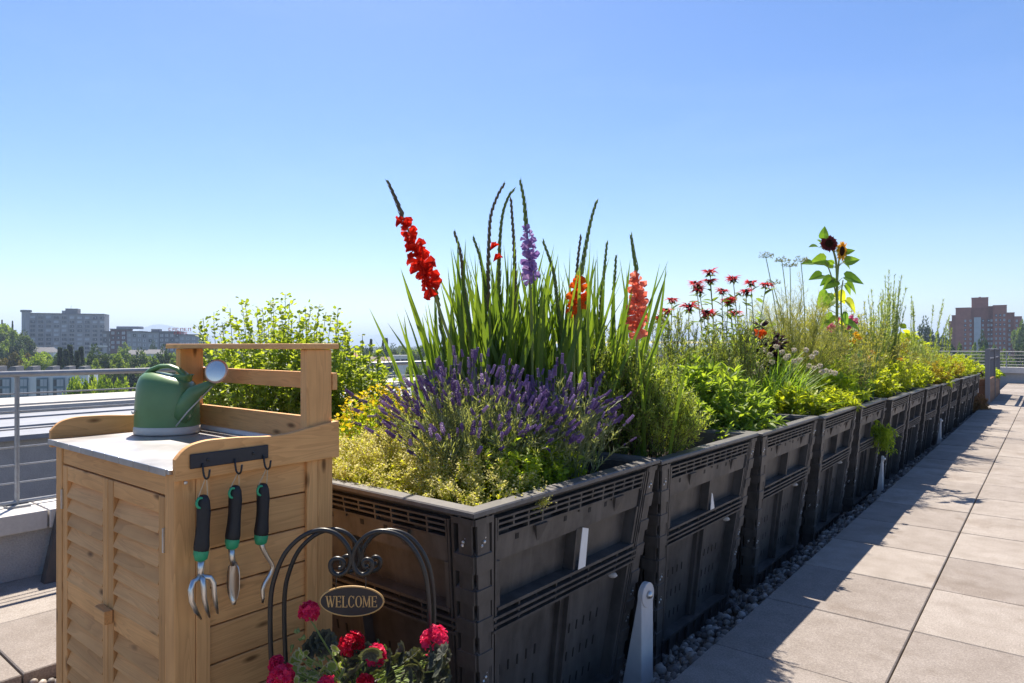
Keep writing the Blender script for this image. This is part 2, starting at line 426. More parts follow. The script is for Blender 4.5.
# paving of the walkway (right) and of the terrace by the parapet (left)
g = G()
PX, PY = .605, .63
def paver_field(x0, nx, y0, ny):
    for i in range(nx):
        for j in range(ny):
            x = x0 + i * PX; y = y0 + j * PY
            dz = random.uniform(-.0025, .0025); t = random.uniform(-.0012, .0012)
            a = .0035
            V = [(x + a, y + a, -.05), (x + PX - a, y + a, -.05), (x + PX - a, y + PY - a, -.05), (x + a, y + PY - a, -.05)]
            b = a + .004
            V += [(x + a, y + a, dz - .004), (x + PX - a, y + a, dz - .004 + t), (x + PX - a, y + PY - a, dz - .004 + t), (x + a, y + PY - a, dz - .004)]
            V += [(x + b, y + b, dz), (x + PX - b, y + b, dz + t), (x + PX - b, y + PY - b, dz + t), (x + b, y + PY - b, dz)]
            F = BOXF[2:].tolist() + [[4, 5, 9, 8], [5, 6, 10, 9], [6, 7, 11, 10], [7, 4, 8, 11], [8, 9, 10, 11]]
            g.add(V, [np.array(F)], 0, random.random())
paver_field(-1.058, 9, .715 - 4 * PY, 45)
paver_field(-1.058 + -PX * 5 + 5 * PX + 0, 0, 0, 0)
paver_field(-2.915 - 2 * PX, 2, .775 - 4 * PY, 20)
tag(g.build('paving', M['paver']), kind='structure')
g = G()
g.add([(-12, -6, ROOFZ), (8, -6, ROOFZ), (8, 27, ROOFZ), (-12, 27, ROOFZ)], [np.array([[0, 1, 2, 3]])])
box(g, -12, 8, -6, 27.2, -21, ROOFZ - .3)
box(g, -4.4, 8, -6, 27.2, ROOFZ - .299, ROOFZ - .004)
tag(g.build('roof_deck', M['soil']), kind='structure')

# river stones between the bins and the walkway
def stones(n, x0, x1, y0, y1, zf, s0, s1, dens=None):
    x = rng.uniform(x0, x1, n); y = rng.uniform(0, 1, n)
    y = y0 + (y1 - y0) * (y ** (dens or 1))
    z = zf(x, y); s = rng.uniform(s0, s1, n) * rng.choice([.7, 1, 1, 1.25], n)
    A = rng.normal(0, 1, (n, 3)); A[:, 2] *= .25; A = nrm(A)
    P = np.stack([x, y, z], 1) - A * (s / 2)[:, None]
    return P, A, s
g = G()
P, A, s = stones(24000, -1.85, -1.06, .3, 16.6, lambda x, y: -.06 - .16 * np.clip((-1.07 - x) / .27, 0, 1) + rng.uniform(-.03, .02, len(x)), .018, .046, 1.6)
scatter(g, T_blob(7, 5), P, A, s * rng.uniform(.7, 1, len(s)), s, 0)
P, A, s = stones(2600, -2.9, -1.1, -.2, 1.5, lambda x, y: -.05 - .10 * np.clip((x + 2.5) / .4, 0, 1) + rng.uniform(-.03, .02, len(x)), .02, .05)
scatter(g, T_blob(7, 5), P, A, s * rng.uniform(.6, 1, len(s)), s, 0)
g.add([(-2.91, -2, -.075), (-2.3, -2, -.215), (-1.062, -2, -.215), (-1.062, 17, -.215), (-2.3, 17, -.215), (-2.91, 17, -.09)], [np.array([[0, 1, 4, 5], [1, 2, 3, 4]])])
def stone_mat():
    m, nt, out = newmat('river_stone')
    c = ramp(nt, vattr(nt), [(0, (.09, .085, .085)), (.35, (.21, .19, .17)), (.7, (.33, .29, .25)), (.9, (.5, .45, .4)), (1, (.62, .58, .54))])
    c = mix(nt, c, ramp(nt, noise(nt, 60, 4, coord(nt)), [(.3, (.72, .70, .68)), (.7, (1, 1, 1))]), 1.0, 'MULTIPLY')
    p = N(nt, 'ShaderNodeBsdfPrincipled'); p.inputs['Roughness'].default_value = .6
    nt.links.new(c, p.inputs['Base Color']); nt.links.new(p.outputs[0], out.inputs[0]); return m
M['river_stone'] = stone_mat()
tag(g.build('gravel', M['river_stone'], smooth=True), 'grey and tan river stones strewn beside the black planter bins', kind='stuff')

# parapet on the left with its cap
YA, YB = -6.0, 27.0
t = thing('parapet_wall', (-4.3, 0, 0), 'low grey stucco parapet wall with pale concrete cap behind the wooden cabinet', 'wall')
g = G(); box(g, -4.42, -4.125, YA, YB, ROOFZ, .24, 0, .5); g.build('wall_body', M['stucco'], t)
g = G()
y = YA
while y < YB:
    box(g, -4.47, -4.085, y + .004, min(YB, y + 1.2) - .004, .24, .338, 0); y += 1.2
g.build('cap', M['cap'], t, bevel=.006)
t = thing('guard_railing', (-4.3, 0, .338), 'thin grey metal guard railing with horizontal bars on the left parapet', 'railing')
XR = -4.3
for z, r in ((1.045, .0165), (.36, .012)):
    g = G(); tube(g, [(XR, YA, z), (XR, 10, z), (XR, YB, z)], r, 8); g.build('handrail' if z > 1 else 'bottom_rail', M['rail'], t, smooth=True)
for z in (.94, .845, .75, .655, .56, .465):
    g = G(); tube(g, [(XR, YA, z), (XR, 10, z), (XR, YB, z)], .0045, 6); g.build('cable', M['rail'], t, smooth=True)
yp = atx(17, 440, XR)[1]
for k in range(-4, 18):
    y = yp + k * 1.45
    if not (YA < y < YB): continue
    g = G(); tube(g, [(XR, y, .338), (XR, y, 1.03)], .0115, 8); box(g, XR - .05, XR + .05, y - .05, y + .05, .339, .349)
    g.build('post', M['rail'], t, smooth=False)
# raised roof of the neighbouring block beyond the railing
t = thing('raised_roof_block', (-6.0, 0, 0), 'long raised roof block with grey wall, metal roof and white edge beyond the railing', 'roof block')
g = G(); box(g, -9.9, -5.95, YA, YB, -.3, .50, 0, .4); g.build('wall_body', M['stucco'], t)
g = G(); box(g, -7.8, -5.9, YA, YB, .50, .535)
for xs in (-6.5, -7.3): box(g, xs - .015, xs + .015, YA, YB, .536, .55)
g.build('metal_roof', M['membrane'], t)
g = G(); box(g, -9.2, -7.85, YA, YB, .50, .597, 0, .5); box(g, -9.0, -8.0, YA, YB, .5975, .615, 0, .9)
g.build('roof_edge', [M['concrete'], M['white']], t)
# conduit lying on the metal roof
# far end of the roof
t = thing('end_parapet', (0, 26.2, 0), 'low grey parapet wall with light cap across the far end of the walkway', 'wall')
g = G(); box(g, -4.1, 8, 26.2, 26.5, ROOFZ, .32, 0, .3); g.build('wall_body', M['stucco'], t)
g = G(); box(g, -4.1, 8, 26.1, 26.55, .32, .50, 0, .5); g.build('cap', M['cap'], t)
t = thing('end_railing', (0, 26.3, .5), 'grey metal railing with horizontal bars on the far end parapet', 'railing')
for z in (.58, .68, .78, .88, .99):
    g = G(); tube(g, [(-4.1, 26.3, z), (2, 26.3, z), (8, 26.3, z)], .009 if z < .95 else .016, 6); g.build('bar', M['rail'], t)
for k in range(9):
    g = G(); tube(g, [(-4 + k * 1.45, 26.3, .5), (-4 + k * 1.45, 26.3, .99)], .016, 6); g.build('post', M['rail'], t)

# ------------------------------------------------------------------ city
TZ = -20.0
def polar(px, Z): p = at(px, HZ, Z); return p[0], p[1]
def hz(x, y):
    """terrain height"""
    zz = -SN * x + CS * y; ll = CS * x + SN * y
    u = np.where(zz > 1, ll / np.maximum(zz, 1), 0) * FPX + 512
    hgt = np.full(np.shape(x), TZ, float)
    hgt += 24 * np.exp(-((u + 60) / 75) ** 2) * np.clip((zz - 230) / 120, 0, 1) * np.exp(-np.maximum(zz - 600, 0) / 600)
    d = np.clip((zz - 5200) / 1500, 0, 1); d2 = np.clip((zz - 9000) / 2500, 0, 1)
    rid = 150 * np.exp(-((u - 152) / 26) ** 2) + 105 * np.exp(-((u - 185) / 32) ** 2) + 70 * np.exp(-((u - 235) / 60) ** 2) + 60 * np.exp(-((u - 90) / 70) ** 2)
    rid2 = 165 * np.exp(-((u - 382) / 26) ** 2) + 120 * np.exp(-((u - 425) / 45) ** 2) + 60 * np.sin(u / 23.) * np.exp(-((u - 400) / 90) ** 2) + 50
    rid2 = np.minimum(rid2, 205)
    return hgt + rid * d * np.clip(1 - (zz - 7200) / 1500, 0, 1) + rid2 * d2
g = G()
a = np.linspace(-1.25, 1.25, 300); rr = np.concatenate([np.linspace(-60, 700, 40), np.geomspace(720, 14000, 70)])
RRR, AA = np.meshgrid(rr, a, indexing='ij')
zz = RRR; ll = np.where(RRR > 150, RRR * AA * 1.0, AA * 150 + 0 * RRR) * 1.3
X = FWD[0] * zz + RGT[0] * ll; Y = FWD[1] * zz + RGT[1] * ll
V = np.stack([X, Y, hz(X, Y) + rng.normal(0, .0, X.shape)], -1)
n0, n1 = X.shape; i = np.arange(n0 - 1)[:, None] * n1; j = np.arange(n1 - 1)[None]
F = np.stack([i + j, i + j + 1, i + n1 + j + 1, i + n1 + j], -1).reshape(-1, 4)[:, ::-1]
g.add(V.reshape(-1, 3), [F])
M['terrain'] = plain('terrain', (.075, .095, .05), .95, nscale=.02, namp=.4, bmp=0)
tag(g.build('terrain', M['terrain'], smooth=True), kind='structure')

M['slab'] = plain('slab_grey', (.34, .34, .37), .8, nscale=.3, namp=.1, bmp=0)
M['slab_dark'] = plain('slab_dark', (.20, .20, .22), .8, nscale=.3, namp=.1, bmp=0)
M['win'] = plain('window_glass', (.07, .09, .12), .12, nscale=.5, namp=.3, bmp=0)
M['winlight'] = plain('window_blind', (.50, .52, .57), .4, nscale=.5, namp=.2, bmp=0)
M['pale'] = plain('pale_render', (.80, .80, .81), .7, nscale=.4, namp=.06, bmp=0)
M['blueg'] = plain('bay_cladding', (.17, .24, .29), .45, nscale=.5, namp=.1, bmp=0)
M['brick'] = plain('red_brick', (.40, .16, .12), .9, nscale=.6, namp=.2, bmp=0)
M['brick2'] = plain('brick_dark', (.34, .135, .10), .9, nscale=.6, namp=.2, bmp=0)
M['redsign'] = plain('red_sign', (.65, .012, .015), .5, nscale=2, namp=.1, bmp=0)
M['roofgrey'] = plain('roof_grey', (.20, .20, .21), .8, nscale=.5, namp=.2, bmp=0)
M['roofbrown'] = plain('roof_brown', (.27, .19, .15), .8, nscale=.5, namp=.2, bmp=0)
M['roofred'] = plain('roof_red', (.42, .20, .11), .8, nscale=.5, namp=.2, bmp=0)
M['darkred'] = plain('dark_red_panel', (.13, .065, .07), .7, nscale=.5, bmp=0)

class Fac:
    """a facade plane: u to the right in metres, z up, w towards the camera"""
    def __init__(s, px, Z, turn=0.0):
        s.o = at(px, HZ, Z); s.o[2] = 0
        c, n = math.cos(turn), math.sin(turn)
        s.r = RGT * c + FWD * n; s.f = np.cross(s.r, UP) * 1.0     # f points to the camera
        if np.dot(s.f, FWD) > 0: s.f = -s.f
    def box(s, g, u0, u1, z0, z1, w0, w1, mat=0, var=None):
        c = s.o + s.r * (u0 + u1) / 2 + UP * (z0 + z1) / 2 + s.f * (w0 + w1) / 2
        obox(g, c, s.r * (u1 - u0) / 2, s.f * (w0 - w1) / 2, UP * (z1 - z0) / 2, mat, var)
def mesh_copy(proto, parent, loc, name=None):
    o = proto.copy(); COL.objects.link(o); o.parent = parent; o.location = tuple(float(q) for q in loc); return o
def windows(fac, root, name, mats, W, H, cells, depth=.25, sill=False):
    """every window is its own part; all share one mesh"""
    protos = []; base = ORG[root.name]
    for q in range(3):
        g = G(); mm = [mats[0], mats[1], mats[2]] if q == 0 else [M['winlight'], mats[1], mats[2]] if q == 1 else [M['win'], mats[1], M['winlight']]
        obox(g, UP * 0, fac.r * W / 2, fac.f * depth / 2, UP * H / 2, 0, .5)
        obox(g, fac.f * depth * .3 + fac.r * W * (.12 * q - .1), fac.r * (.05 + .12 * q), fac.f * depth / 2, UP * H / (2 + q), 2, .5)
        if sill: obox(g, -UP * (H / 2 + .1) + fac.f * depth * .5, fac.r * W * .52, fac.f * depth, UP * .1, 1, .5)
        protos.append((g, mm))
    done = [None] * 3
    for k, (u, z, w_) in enumerate(cells):
        loc = fac.o + fac.r * u + UP * z + fac.f * w_ - base
        q = random.choice((0, 0, 1, 2))
        if done[q] is None:
            done[q] = protos[q][0].build(name, protos[q][1], root, loc=np.zeros(3)); done[q].location = tuple(loc)
        else: mesh_copy(done[q], root, loc)

# grey slab apartment block
f = Fac(64.5, 480, .35); f.r = f.r * .86
t = thing('apartment_block', tuple(f.o[:2]) + (TZ,), 'long grey slab apartment block with a round stair tower at its left end', 'building')
g = G(); f.box(g, -28, 29, TZ, 23.2, -16, 0, 0, .6); f.box(g, -28, 29, 23.2, 24.0, -16, .4, 1, .4); g.build('wall', [M['slab'], M['slab_dark']], t)
g = G(); c = f.o + f.r * -27
tube(g, [c + UP * TZ, c + UP * 25.2], 2.6, 14, 0, .9); tube(g, [c + UP * 24.4, c + UP * 25.9], 3.4, 14, 1, .3); g.build('stair_tower', [M['slab'], M['slab_dark']], t)
g = G(); f.box(g, 0, 9, 24.0, 27.6, -10, -2, 1, .7); f.box(g, -2.5, 0, 24.0, 26, -10, -2, 0, .5); f.box(g, 3, 3.2, 27.6, 30, -6, -5.8, 1); g.build('penthouse', [M['slab'], M['slab_dark']], t)
cols = [-22.4 + 5.55 * k for k in range(10)]
cells = [(u, 20.9 - 3.12 * r, .05) for u in cols for r in range(9)]
windows(f, t, 'window', [M['win'], M['slab_dark'], M['winlight']], 3.2, 1.7, cells, .3, True)
g = G()
for k in range(11): f.box(g, -25.3 + 5.55 * k - .2, -25.3 + 5.55 * k + .2, TZ, 23.2, 0, .45, 0, .8)
g.build('pilaster', M['slab'], t)

# long flat roofed building with red lettering on its roof
f = Fac(152, 430, .25)
t = thing('long_building', tuple(f.o[:2]) + (TZ,), 'long flat roofed building of grey and dark red panels with red rooftop sign', 'building')
g = G()
secs = [(-30.5, -24, 9.6, 0, -6), (-24, -15, 11.0, 2, 0), (-15, -6, 9.6, 1, -1), (-6, 4, 9.2, 3, 0), (4, 16, 9.6, 0, -1), (16, 30, 7.6, 1, 0)]
mats = [M['slab_dark'], M['slab'], M['darkred'], M['pale'], M['roofgrey']]
for u0, u1, zt, m_, w_ in secs:
    f.box(g, u0, u1 - .05, TZ, zt, -14, w_, m_ if m_ != 3 else 1, .7); f.box(g, u0 - .2, u1 + .1, zt, zt + .6, -14.2, w_ + .5, 0, .2)
f.box(g, -22, -8, 11.6, 13.2, -12, -5, 1); f.box(g, -2, 3, 9.9, 11.6, -12, -6, 0)
g.build('wall', mats, t)
cells = []
for u0, u1, zt, m_, w_ in secs:
    n = int((u1 - u0) / 3.0)
    for k in range(n):
        for r in range(4): cells.append((u0 + (k + .5) * (u1 - u0) / n, zt - 2.2 - 3.0 * r, w_ + .05))
windows(f, t, 'window', [M['winlight'], M['slab_dark'], M['win']], 1.7, 1.8, cells[:98], .25)
for row, (zc, n, u0, pw) in enumerate(((11.3, 6, 9.8, 2.3), (9.0, 5, 13.0, 1.7))):
    for k in range(n):
        g = G(); u = u0 + k * pw; h_ = 1.0 if row == 0 else .75; b_ = .3
        f.box(g, u, u + b_, zc - h_, zc + h_, -.3, .2, 0)
        f.box(g, u + b_, u + pw * .62, zc + h_ - b_, zc + h_, -.3, .2, 0)
        if k % 2: f.box(g, u + pw * .62, u + pw * .62 + b_, zc - h_, zc + h_, -.3, .2, 0)
        else: f.box(g, u + b_, u + pw * .62, zc - h_, zc - h_ + b_, -.3, .2, 0)
        if k % 3 == 1: f.box(g, u + b_, u + pw * .5, zc - .15, zc + .15, -.3, .2, 0)
        g.build('sign_letter', M['redsign'], t)

# white townhouses with blue grey bays and shed dormers
ZT = 140.0; k_ = ZT / FPX
for i, px in enumerate((-9, 8.5, 26, 46, 62.5, 78)):
    f = Fac(px, ZT, .35)
    ord_ = ['leftmost', 'second', 'third', 'fourth', 'fifth', 'rightmost'][i]
    t = thing('townhouse', tuple(f.o[:2]) + (TZ,), f'white townhouse with blue grey window bay, {ord_} of the row beyond the railing', 'house', 'white townhouses beyond the railing')
    hw = 8.6 * k_; zt = CAMH - ZT * 30 / FPX
    g = G(); f.box(g, -hw, hw, TZ, zt, -9, 0, 0, .8); g.build('wall', M['pale'], t)
    g = G(); f.box(g, -hw, hw - .05, zt, zt + .2, -9.1, .15, 0, .4); g.build('roof', M['roofgrey'], t)
    b = -.6
    g = G(); f.box(g, b - 1.0, b + 1.0, TZ, zt - .55, 0, .5, 0, .5); bay = g.build('window_bay', M['blueg'], t)
    for r in range(3):
        for uu in (-.62, 0, .62):
            g = G(); zc = zt - 1.6 - 1.9 * r
            f.box(g, b + uu - .27, b + uu + .27, zc - .7, zc + .7, .5, .54, 0 if uu > -.5 else 1, .5); g.build('pane', [M['winlight'], M['win']], bay)
    # shed roofed dormer: a slope rising to the right
    g = G()
    u0, u1 = -hw * .65, hw * .55
    P0 = [(u0, zt + .25), (u1, zt + .25), (u1, zt + 1.75), (u1 - .9, zt + 1.75)]
    V = [f.o + f.r * u + UP * z + f.f * w_ for w_ in (-1.0, -6.0) for u, z in P0]
    g.add(V, [np.array([[0, 1, 2, 3], [7, 6, 5, 4], [0, 4, 5, 1], [1, 5, 6, 2], [2, 6, 7, 3], [3, 7, 4, 0]])], 0, .4)
    g.build('dormer', M['roofgrey'], t)

# red brick tower block on the right
f = Fac(985, 350, -.6); f.r = f.r * .82
t = thing('brick_building', tuple(f.o[:2]) + (TZ,), 'stepped red brick apartment tower with a glazed centre strip on the right', 'building')
mpx = 350 / FPX
def zpx(y): return CAMH - 350 * (y - HZ) / FPX
g = G()
blk = [(-37, -29, 321, -6, 0), (-34, -22, 315, -5, 1), (-30, -14, 307.5, -4, 0), (-14, 3, 308, -6, 1), (-13.5, 3.5, 297.5, -7, 0), (3, 9, 306.5, -8, 1), (8, 21.5, 306, -2, 0), (21, 29, 313.5, -3, 1), (28, 36, 317.5, -2, 0)]
for a_, b_, y_, w_, m_ in blk:
    f.box(g, a_ * mpx, b_ * mpx, TZ, zpx(y_), -14 + w_ * .2, w_ * .5, m_)
    f.box(g, a_ * mpx - .1, b_ * mpx + .1, zpx(y_), zpx(y_) + .35, -14 + w_ * .2, w_ * .5 + .15, 1)
f.box(g, -6 * mpx, -4 * mpx, zpx(297.5), zpx(296), -8, -6, 1)
g.build('wall', [M['brick'], M['brick2']], t)
g = G(); f.box(g, -11 * mpx, -4 * mpx, TZ, zpx(317), -3, -2.2, 0); g.build('glazed_strip', M['winlight'], t)
cells = []
for r in range(8):
    z = zpx(320.5 + r * 4.6)
    for u in (-20, -14.5, -2, 3.5, 6.5): cells.append((u * mpx, z, -1.4 if u < -14 or u > 3 else -2.4))
    for u in (11, 15, 19): cells.append((u * mpx, z + 2.6, -.9))
    for u in (24, 31): cells.append((u * mpx, z - .4, -1.0))
windows(f, t, 'window', [M['winlight'], M['brick2'], M['win']], .95, 1.25, cells, .3)

# smaller houses between the trees
def house(px, ytop, Z, wpx, roofm, wall, label, flat=False, turn=.2):
    f = Fac(px, Z, turn); w_ = wpx * Z / FPX / 2; zt = CAMH - Z * (ytop - HZ) / FPX
    t = thing('house', tuple(f.o[:2]) + (TZ,), label, 'house', 'houses among the trees')
    rh = 0 if flat else min(3.2, w_ * .5)
    g = G(); f.box(g, -w_, w_, TZ, zt - rh, -w_ * 1.3, 0, 0); g.build('wall', wall, t)
    g = G()
    if flat: f.box(g, -w_ - .3, w_ + .3, zt, zt + .4, -w_ * 1.3 - .3, .3, 0)
    else:
        a_ = [(-w_ - .5, .5, zt - rh), (w_ + .5, .5, zt - rh), (w_ + .5, -w_ * 1.3 - .5, zt - rh), (-w_ - .5, -w_ * 1.3 - .5, zt - rh), (-w_ * .8, -w_ * .65, zt), (w_ * .8, -w_ * .65, zt)]
        V = [f.o + f.r * u + f.f * q + UP * z for u, q, z in a_]
        g.add(V, [np.array([[0, 1, 5, 4], [2, 3, 4, 5]]), np.array([[1, 2, 5], [3, 0, 4]])])
    g.build('roof', roofm, t)
    for k in (-.5, .1, .6):
        g = G(); f.box(g, w_ * k - .6, w_ * k + .6, zt - rh - 2.2, zt - rh - .8, 0, .12, 0, .5); g.build('window', M['win'], t)
house(42, 347.3, 330, 20, M['roofgrey'], M['pale'], 'grey hip roofed house under the left half of the slab block')
house(97, 346.6, 320, 12, M['pale'], M['slab'], 'small white roofed house under the right end of the slab block', True)
house(136, 350, 300, 18, M['roofgrey'], M['slab'], 'grey roofed house below the middle of the long building')
house(154, 349.5, 300, 17, M['roofgrey'], M['pale'], 'light grey roofed house below the right part of the long building')
house(382, 357, 190, 26, M['roofbrown'], M['slab'], 'brown roofed house seen between the leafy shrub and the gladioli')
house(402, 356.5, 210, 17, M['pale'], M['pale'], 'white flat roofed house left of the gladioli', True)
house(350, 352.5, 210, 18, M['roofred'], M['pale'], 'house with an orange tiled roof right of the leafy shrub')
house(8, 372, 175, 26, M['roofbrown'], M['slab'], 'brown roofed house behind the left white townhouses', turn=-.1)
house(36, 373, 175, 30, M['roofbrown'], M['slab'], 'brown roofed house behind the middle white townhouses')

# trees
TREEM = {
 'green': leafmat('tree_green', (.045, .075, .02), (.105, .145, .036), .35, .6),
 'dark': leafmat('tree_dark', (.018, .034, .016), (.04, .062, .026), .2, .6),
 'bright': leafmat('tree_bright', (.075, .12, .02), (.15, .20, .035), .35, .6),
 'olive': leafmat('tree_olive', (.10, .095, .018), (.20, .155, .03), .35, .6)}
M['bark'] = plain('bark', (.10, .075, .055), .9, nscale=3, bmp=0)
TPROTO = {}
def tree_proto(kind, conifer, seed):
    r_ = np.random.default_rng(seed); g = G()
    if conifer:
        n = 3000; t_ = r_.random(n) ** .75; rad = (1 - t_) * .19 * (.75 + .35 * np.sin(t_ * 55 + r_.random() * 6)) * r_.uniform(.35, 1.05, n)
        a_ = r_.uniform(0, 2 * math.pi, n)
        P = np.stack([rad * np.cos(a_), rad * np.sin(a_), .1 + .9 * t_], 1); A = np.stack([np.cos(a_), np.sin(a_), -.25 + r_.normal(0, .3, n)], 1)
        scatter(g, QUAD, P, A, .04, .06, 0, r_.random(n))
    else:
        nc = 46; d = nrm(r_.normal(0, 1, (nc, 3))); rr_ = r_.uniform(.45, 1.0, nc)
        C = d * rr_[:, None] * np.array([.36, .36, .33]) + np.array([0, 0, .62]); C[:, 2] += .05 * r_.normal(0, 1, nc)
        cs = r_.uniform(.06, .13, nc); n = 4600; k = r_.integers(0, nc, n)
        P = C[k] + nrm(r_.normal(0, 1, (n, 3))) * (cs[k] * r_.uniform(.55, 1.1, n))[:, None]
        A = nrm(P - C[k] + r_.normal(0, .05, (n, 3)))
        tone = np.clip(.5 + .35 * r_.normal(0, 1, nc)[k] + .2 * r_.normal(0, 1, n), 0, 1)
        scatter(g, QUAD, P - A * .012, A, .034, .04, 0, tone)
    crown = g
    g2 = G(); tube(g2, [(0, 0, 0), (.01, 0, .25), (0, .01, .55)], [.03, .022, .012], 7, 0)
    for q in range(5):
        a_ = q * 1.3; tube(g2, [(0, 0, .3 + .04 * q), (.12 * math.cos(a_), .12 * math.sin(a_), .45 + .04 * q), (.2 * math.cos(a_), .2 * math.sin(a_), .6 + .04 * q)], [.012, .008, .004], 5, 0)
    return crown, g2
for kind in ('green', 'dark', 'bright', 'olive'):
    for s_ in range(2 if kind != 'dark' else 3):
        TPROTO[kind, s_] = tree_proto(kind, kind == 'dark' and s_ < 2, hash((len(kind), s_)) % 1000 + s_)
TDONE = {}; TLIST = []
def tree(px, ytop, Z, wpx, kind, zone, s_=None):
    x, y = polar(px, Z); s_ = random.randrange(2) if s_ is None else s_
    zb = float(hz(np.array(x), np.array(y))); H = CAMH - Z * (ytop - HZ) / FPX - zb
    conif = kind == 'dark' and s_ < 2
    base = .38 if conif else .74
    sx = wpx * Z / FPX / base
    TLIST.append((px, x, y, zb, sx, H, kind, s_, zone, conif))
Z_ = 'below the grey slab block'; Z2 = 'below the long flat roofed building'; ZH = 'on the hill at the far left'; ZG = 'in the gap between the shrub and the gladioli'
ZB = 'in front of the brick tower'; ZR = 'beside the brick tower'; ZN = 'just beyond the white roof edge'
# hill at far left
for px, yt, Z, wp, k in ((-18, 318, 330, 30, 'green'), (-2, 323, 320, 26, 'green'), (8, 325, 330, 24, 'bright'), (18, 327, 315, 20, 'green'), (24, 334, 300, 20, 'dark'), (4, 336, 290, 22, 'green'), (16, 341, 280, 20, 'dark')):
    tree(px, yt, Z, wp, k, ZH, 2 if k == 'dark' else None)
for px, yt in ((2, 320), (12.5, 321)): tree(px, yt, 340, 4, 'dark', ZH, 0)
for px, yt, Z, wp, k, s_ in ((-6, 349, 230, 26, 'olive', 0), (10, 350, 225, 26, 'olive', 1), (26, 349, 235, 24, 'olive', 0), (38, 352, 228, 22, 'bright', 1), (20, 345.5, 260, 14, 'green', 0), (44, 354, 240, 16, 'bright', 0),
        (60, 347.5, 215, 13, 'dark', 0), (70, 345.5, 215, 15, 'dark', 1), (81, 347, 215, 14, 'dark', 0), (66, 350, 210, 14, 'dark', 1), (77, 351, 208, 13, 'dark', 1), (54, 352, 225, 16, 'green', 1), (48, 348, 260, 18, 'green', 0), (33, 346.5, 300, 16, 'green', 1), (88, 350, 240, 18, 'green', 1)):
    tree(px, yt, Z, wp, k, Z_, s_)
for px, yt, Z, wp, k, s_ in ((100, 350, 200, 30, 'dark', 2), (94, 354, 195, 24, 'green', 0), (112, 351, 205, 26, 'green', 1), (124, 352, 200, 22, 'green', 0), (140, 353, 200, 26, 'dark', 2), (154, 354, 195, 30, 'green', 1), (166, 350, 210, 24, 'dark', 2), (178, 354, 200, 26, 'green', 0), (127, 339, 390, 14, 'green', 0), (153, 343, 390, 9, 'dark', 2), (118, 347, 300, 22, 'green', 1), (145, 347.5, 290, 20, 'green', 0), (175, 346, 290, 24, 'green', 1), (193, 348, 260, 26, 'green', 0), (208, 345, 250, 24, 'dark', 2), (132, 350, 230, 20, 'green', 1)):
    tree(px, yt, Z, wp, k, Z2, s_)
for px, yt, Z, wp, k, s_ in ((70, 381, 96, 22, 'bright', 0), (86, 376, 100, 26, 'bright', 1), (104, 379, 98, 26, 'bright', 0), (118, 377, 100, 24, 'bright', 1), (133, 376, 105, 24, 'green', 0), (142, 372, 112, 22, 'green', 1), (97, 371, 120, 20, 'green', 1), (156, 380, 104, 26, 'bright', 0)):
    tree(px, yt, Z, wp, k, ZN, s_)
for px, yt, Z, wp, k, s_ in ((332, 344, 330, 22, 'green', 0), (345, 343, 320, 18, 'dark', 2), (357, 344, 330, 18, 'green', 1), (371, 339, 330, 8, 'dark', 0), (386.5, 338.5, 330, 9, 'dark', 1), (383, 340, 340, 6, 'dark', 0), (378, 345, 300, 14, 'green', 1), (392, 347, 290, 18, 'dark', 2), (404, 345, 320, 18, 'green', 0), (417, 343, 330, 22, 'green', 1), (366, 350, 240, 16, 'dark', 2), (352, 357, 170, 18, 'green', 1), (380, 352, 230, 16, 'green', 0), (409, 352, 240, 18, 'dark', 2), (396, 372, 120, 16, 'green', 0), (415, 358, 190, 20, 'green', 1), (432, 347, 280, 24, 'green', 0), (363, 364, 150, 14, 'green', 0)):
    tree(px, yt, Z, wp, k, ZG, s_)
for px, yt, Z, wp, k, s_ in ((972, 338, 240, 13, 'green', 0), (984, 336, 250, 12, 'dark', 2), (996, 343, 240, 14, 'green', 1), (1008, 344, 200, 16, 'green', 0), (960, 341, 220, 14, 'green', 1), (1022, 341, 210, 18, 'dark', 2), (1034, 340, 220, 20, 'green', 1), (979, 343, 200, 14, 'green', 1), (950, 342, 220, 14, 'dark', 2)):
    tree(px, yt, Z, wp, k, ZB, s_)
for px, yt, Z, wp, k, s_ in ((925, 322, 300, 18, 'dark', 2), (936, 327, 310, 18, 'green', 0), (915, 330, 290, 18, 'green', 1), (944, 333, 300, 14, 'dark', 2), (1021, 318, 320, 16, 'green', 1), (1032, 322, 330, 20, 'dark', 2), (900, 334, 290, 20, 'green', 0), (880, 336, 300, 22, 'dark', 2), (860, 338, 320, 24, 'green', 1)):
    tree(px, yt, Z, wp, k, ZR, s_)
KN = {'green': 'round mid green tree', 'dark': 'dark green round tree', 'bright': 'bright yellow green tree', 'olive': 'olive and ochre tree'}
ORDS = ['leftmost', 'second', 'third', 'fourth', 'fifth', 'sixth', 'seventh', 'eighth', 'ninth', 'tenth', 'eleventh']
TLIST.sort(key=lambda q: q[0]); cnt = {}; tot = {}
def tkey(q): return (('tall dark conifer' if q[9] else KN[q[6]]), q[8])
for q in TLIST: tot[tkey(q)] = tot.get(tkey(q), 0) + 1
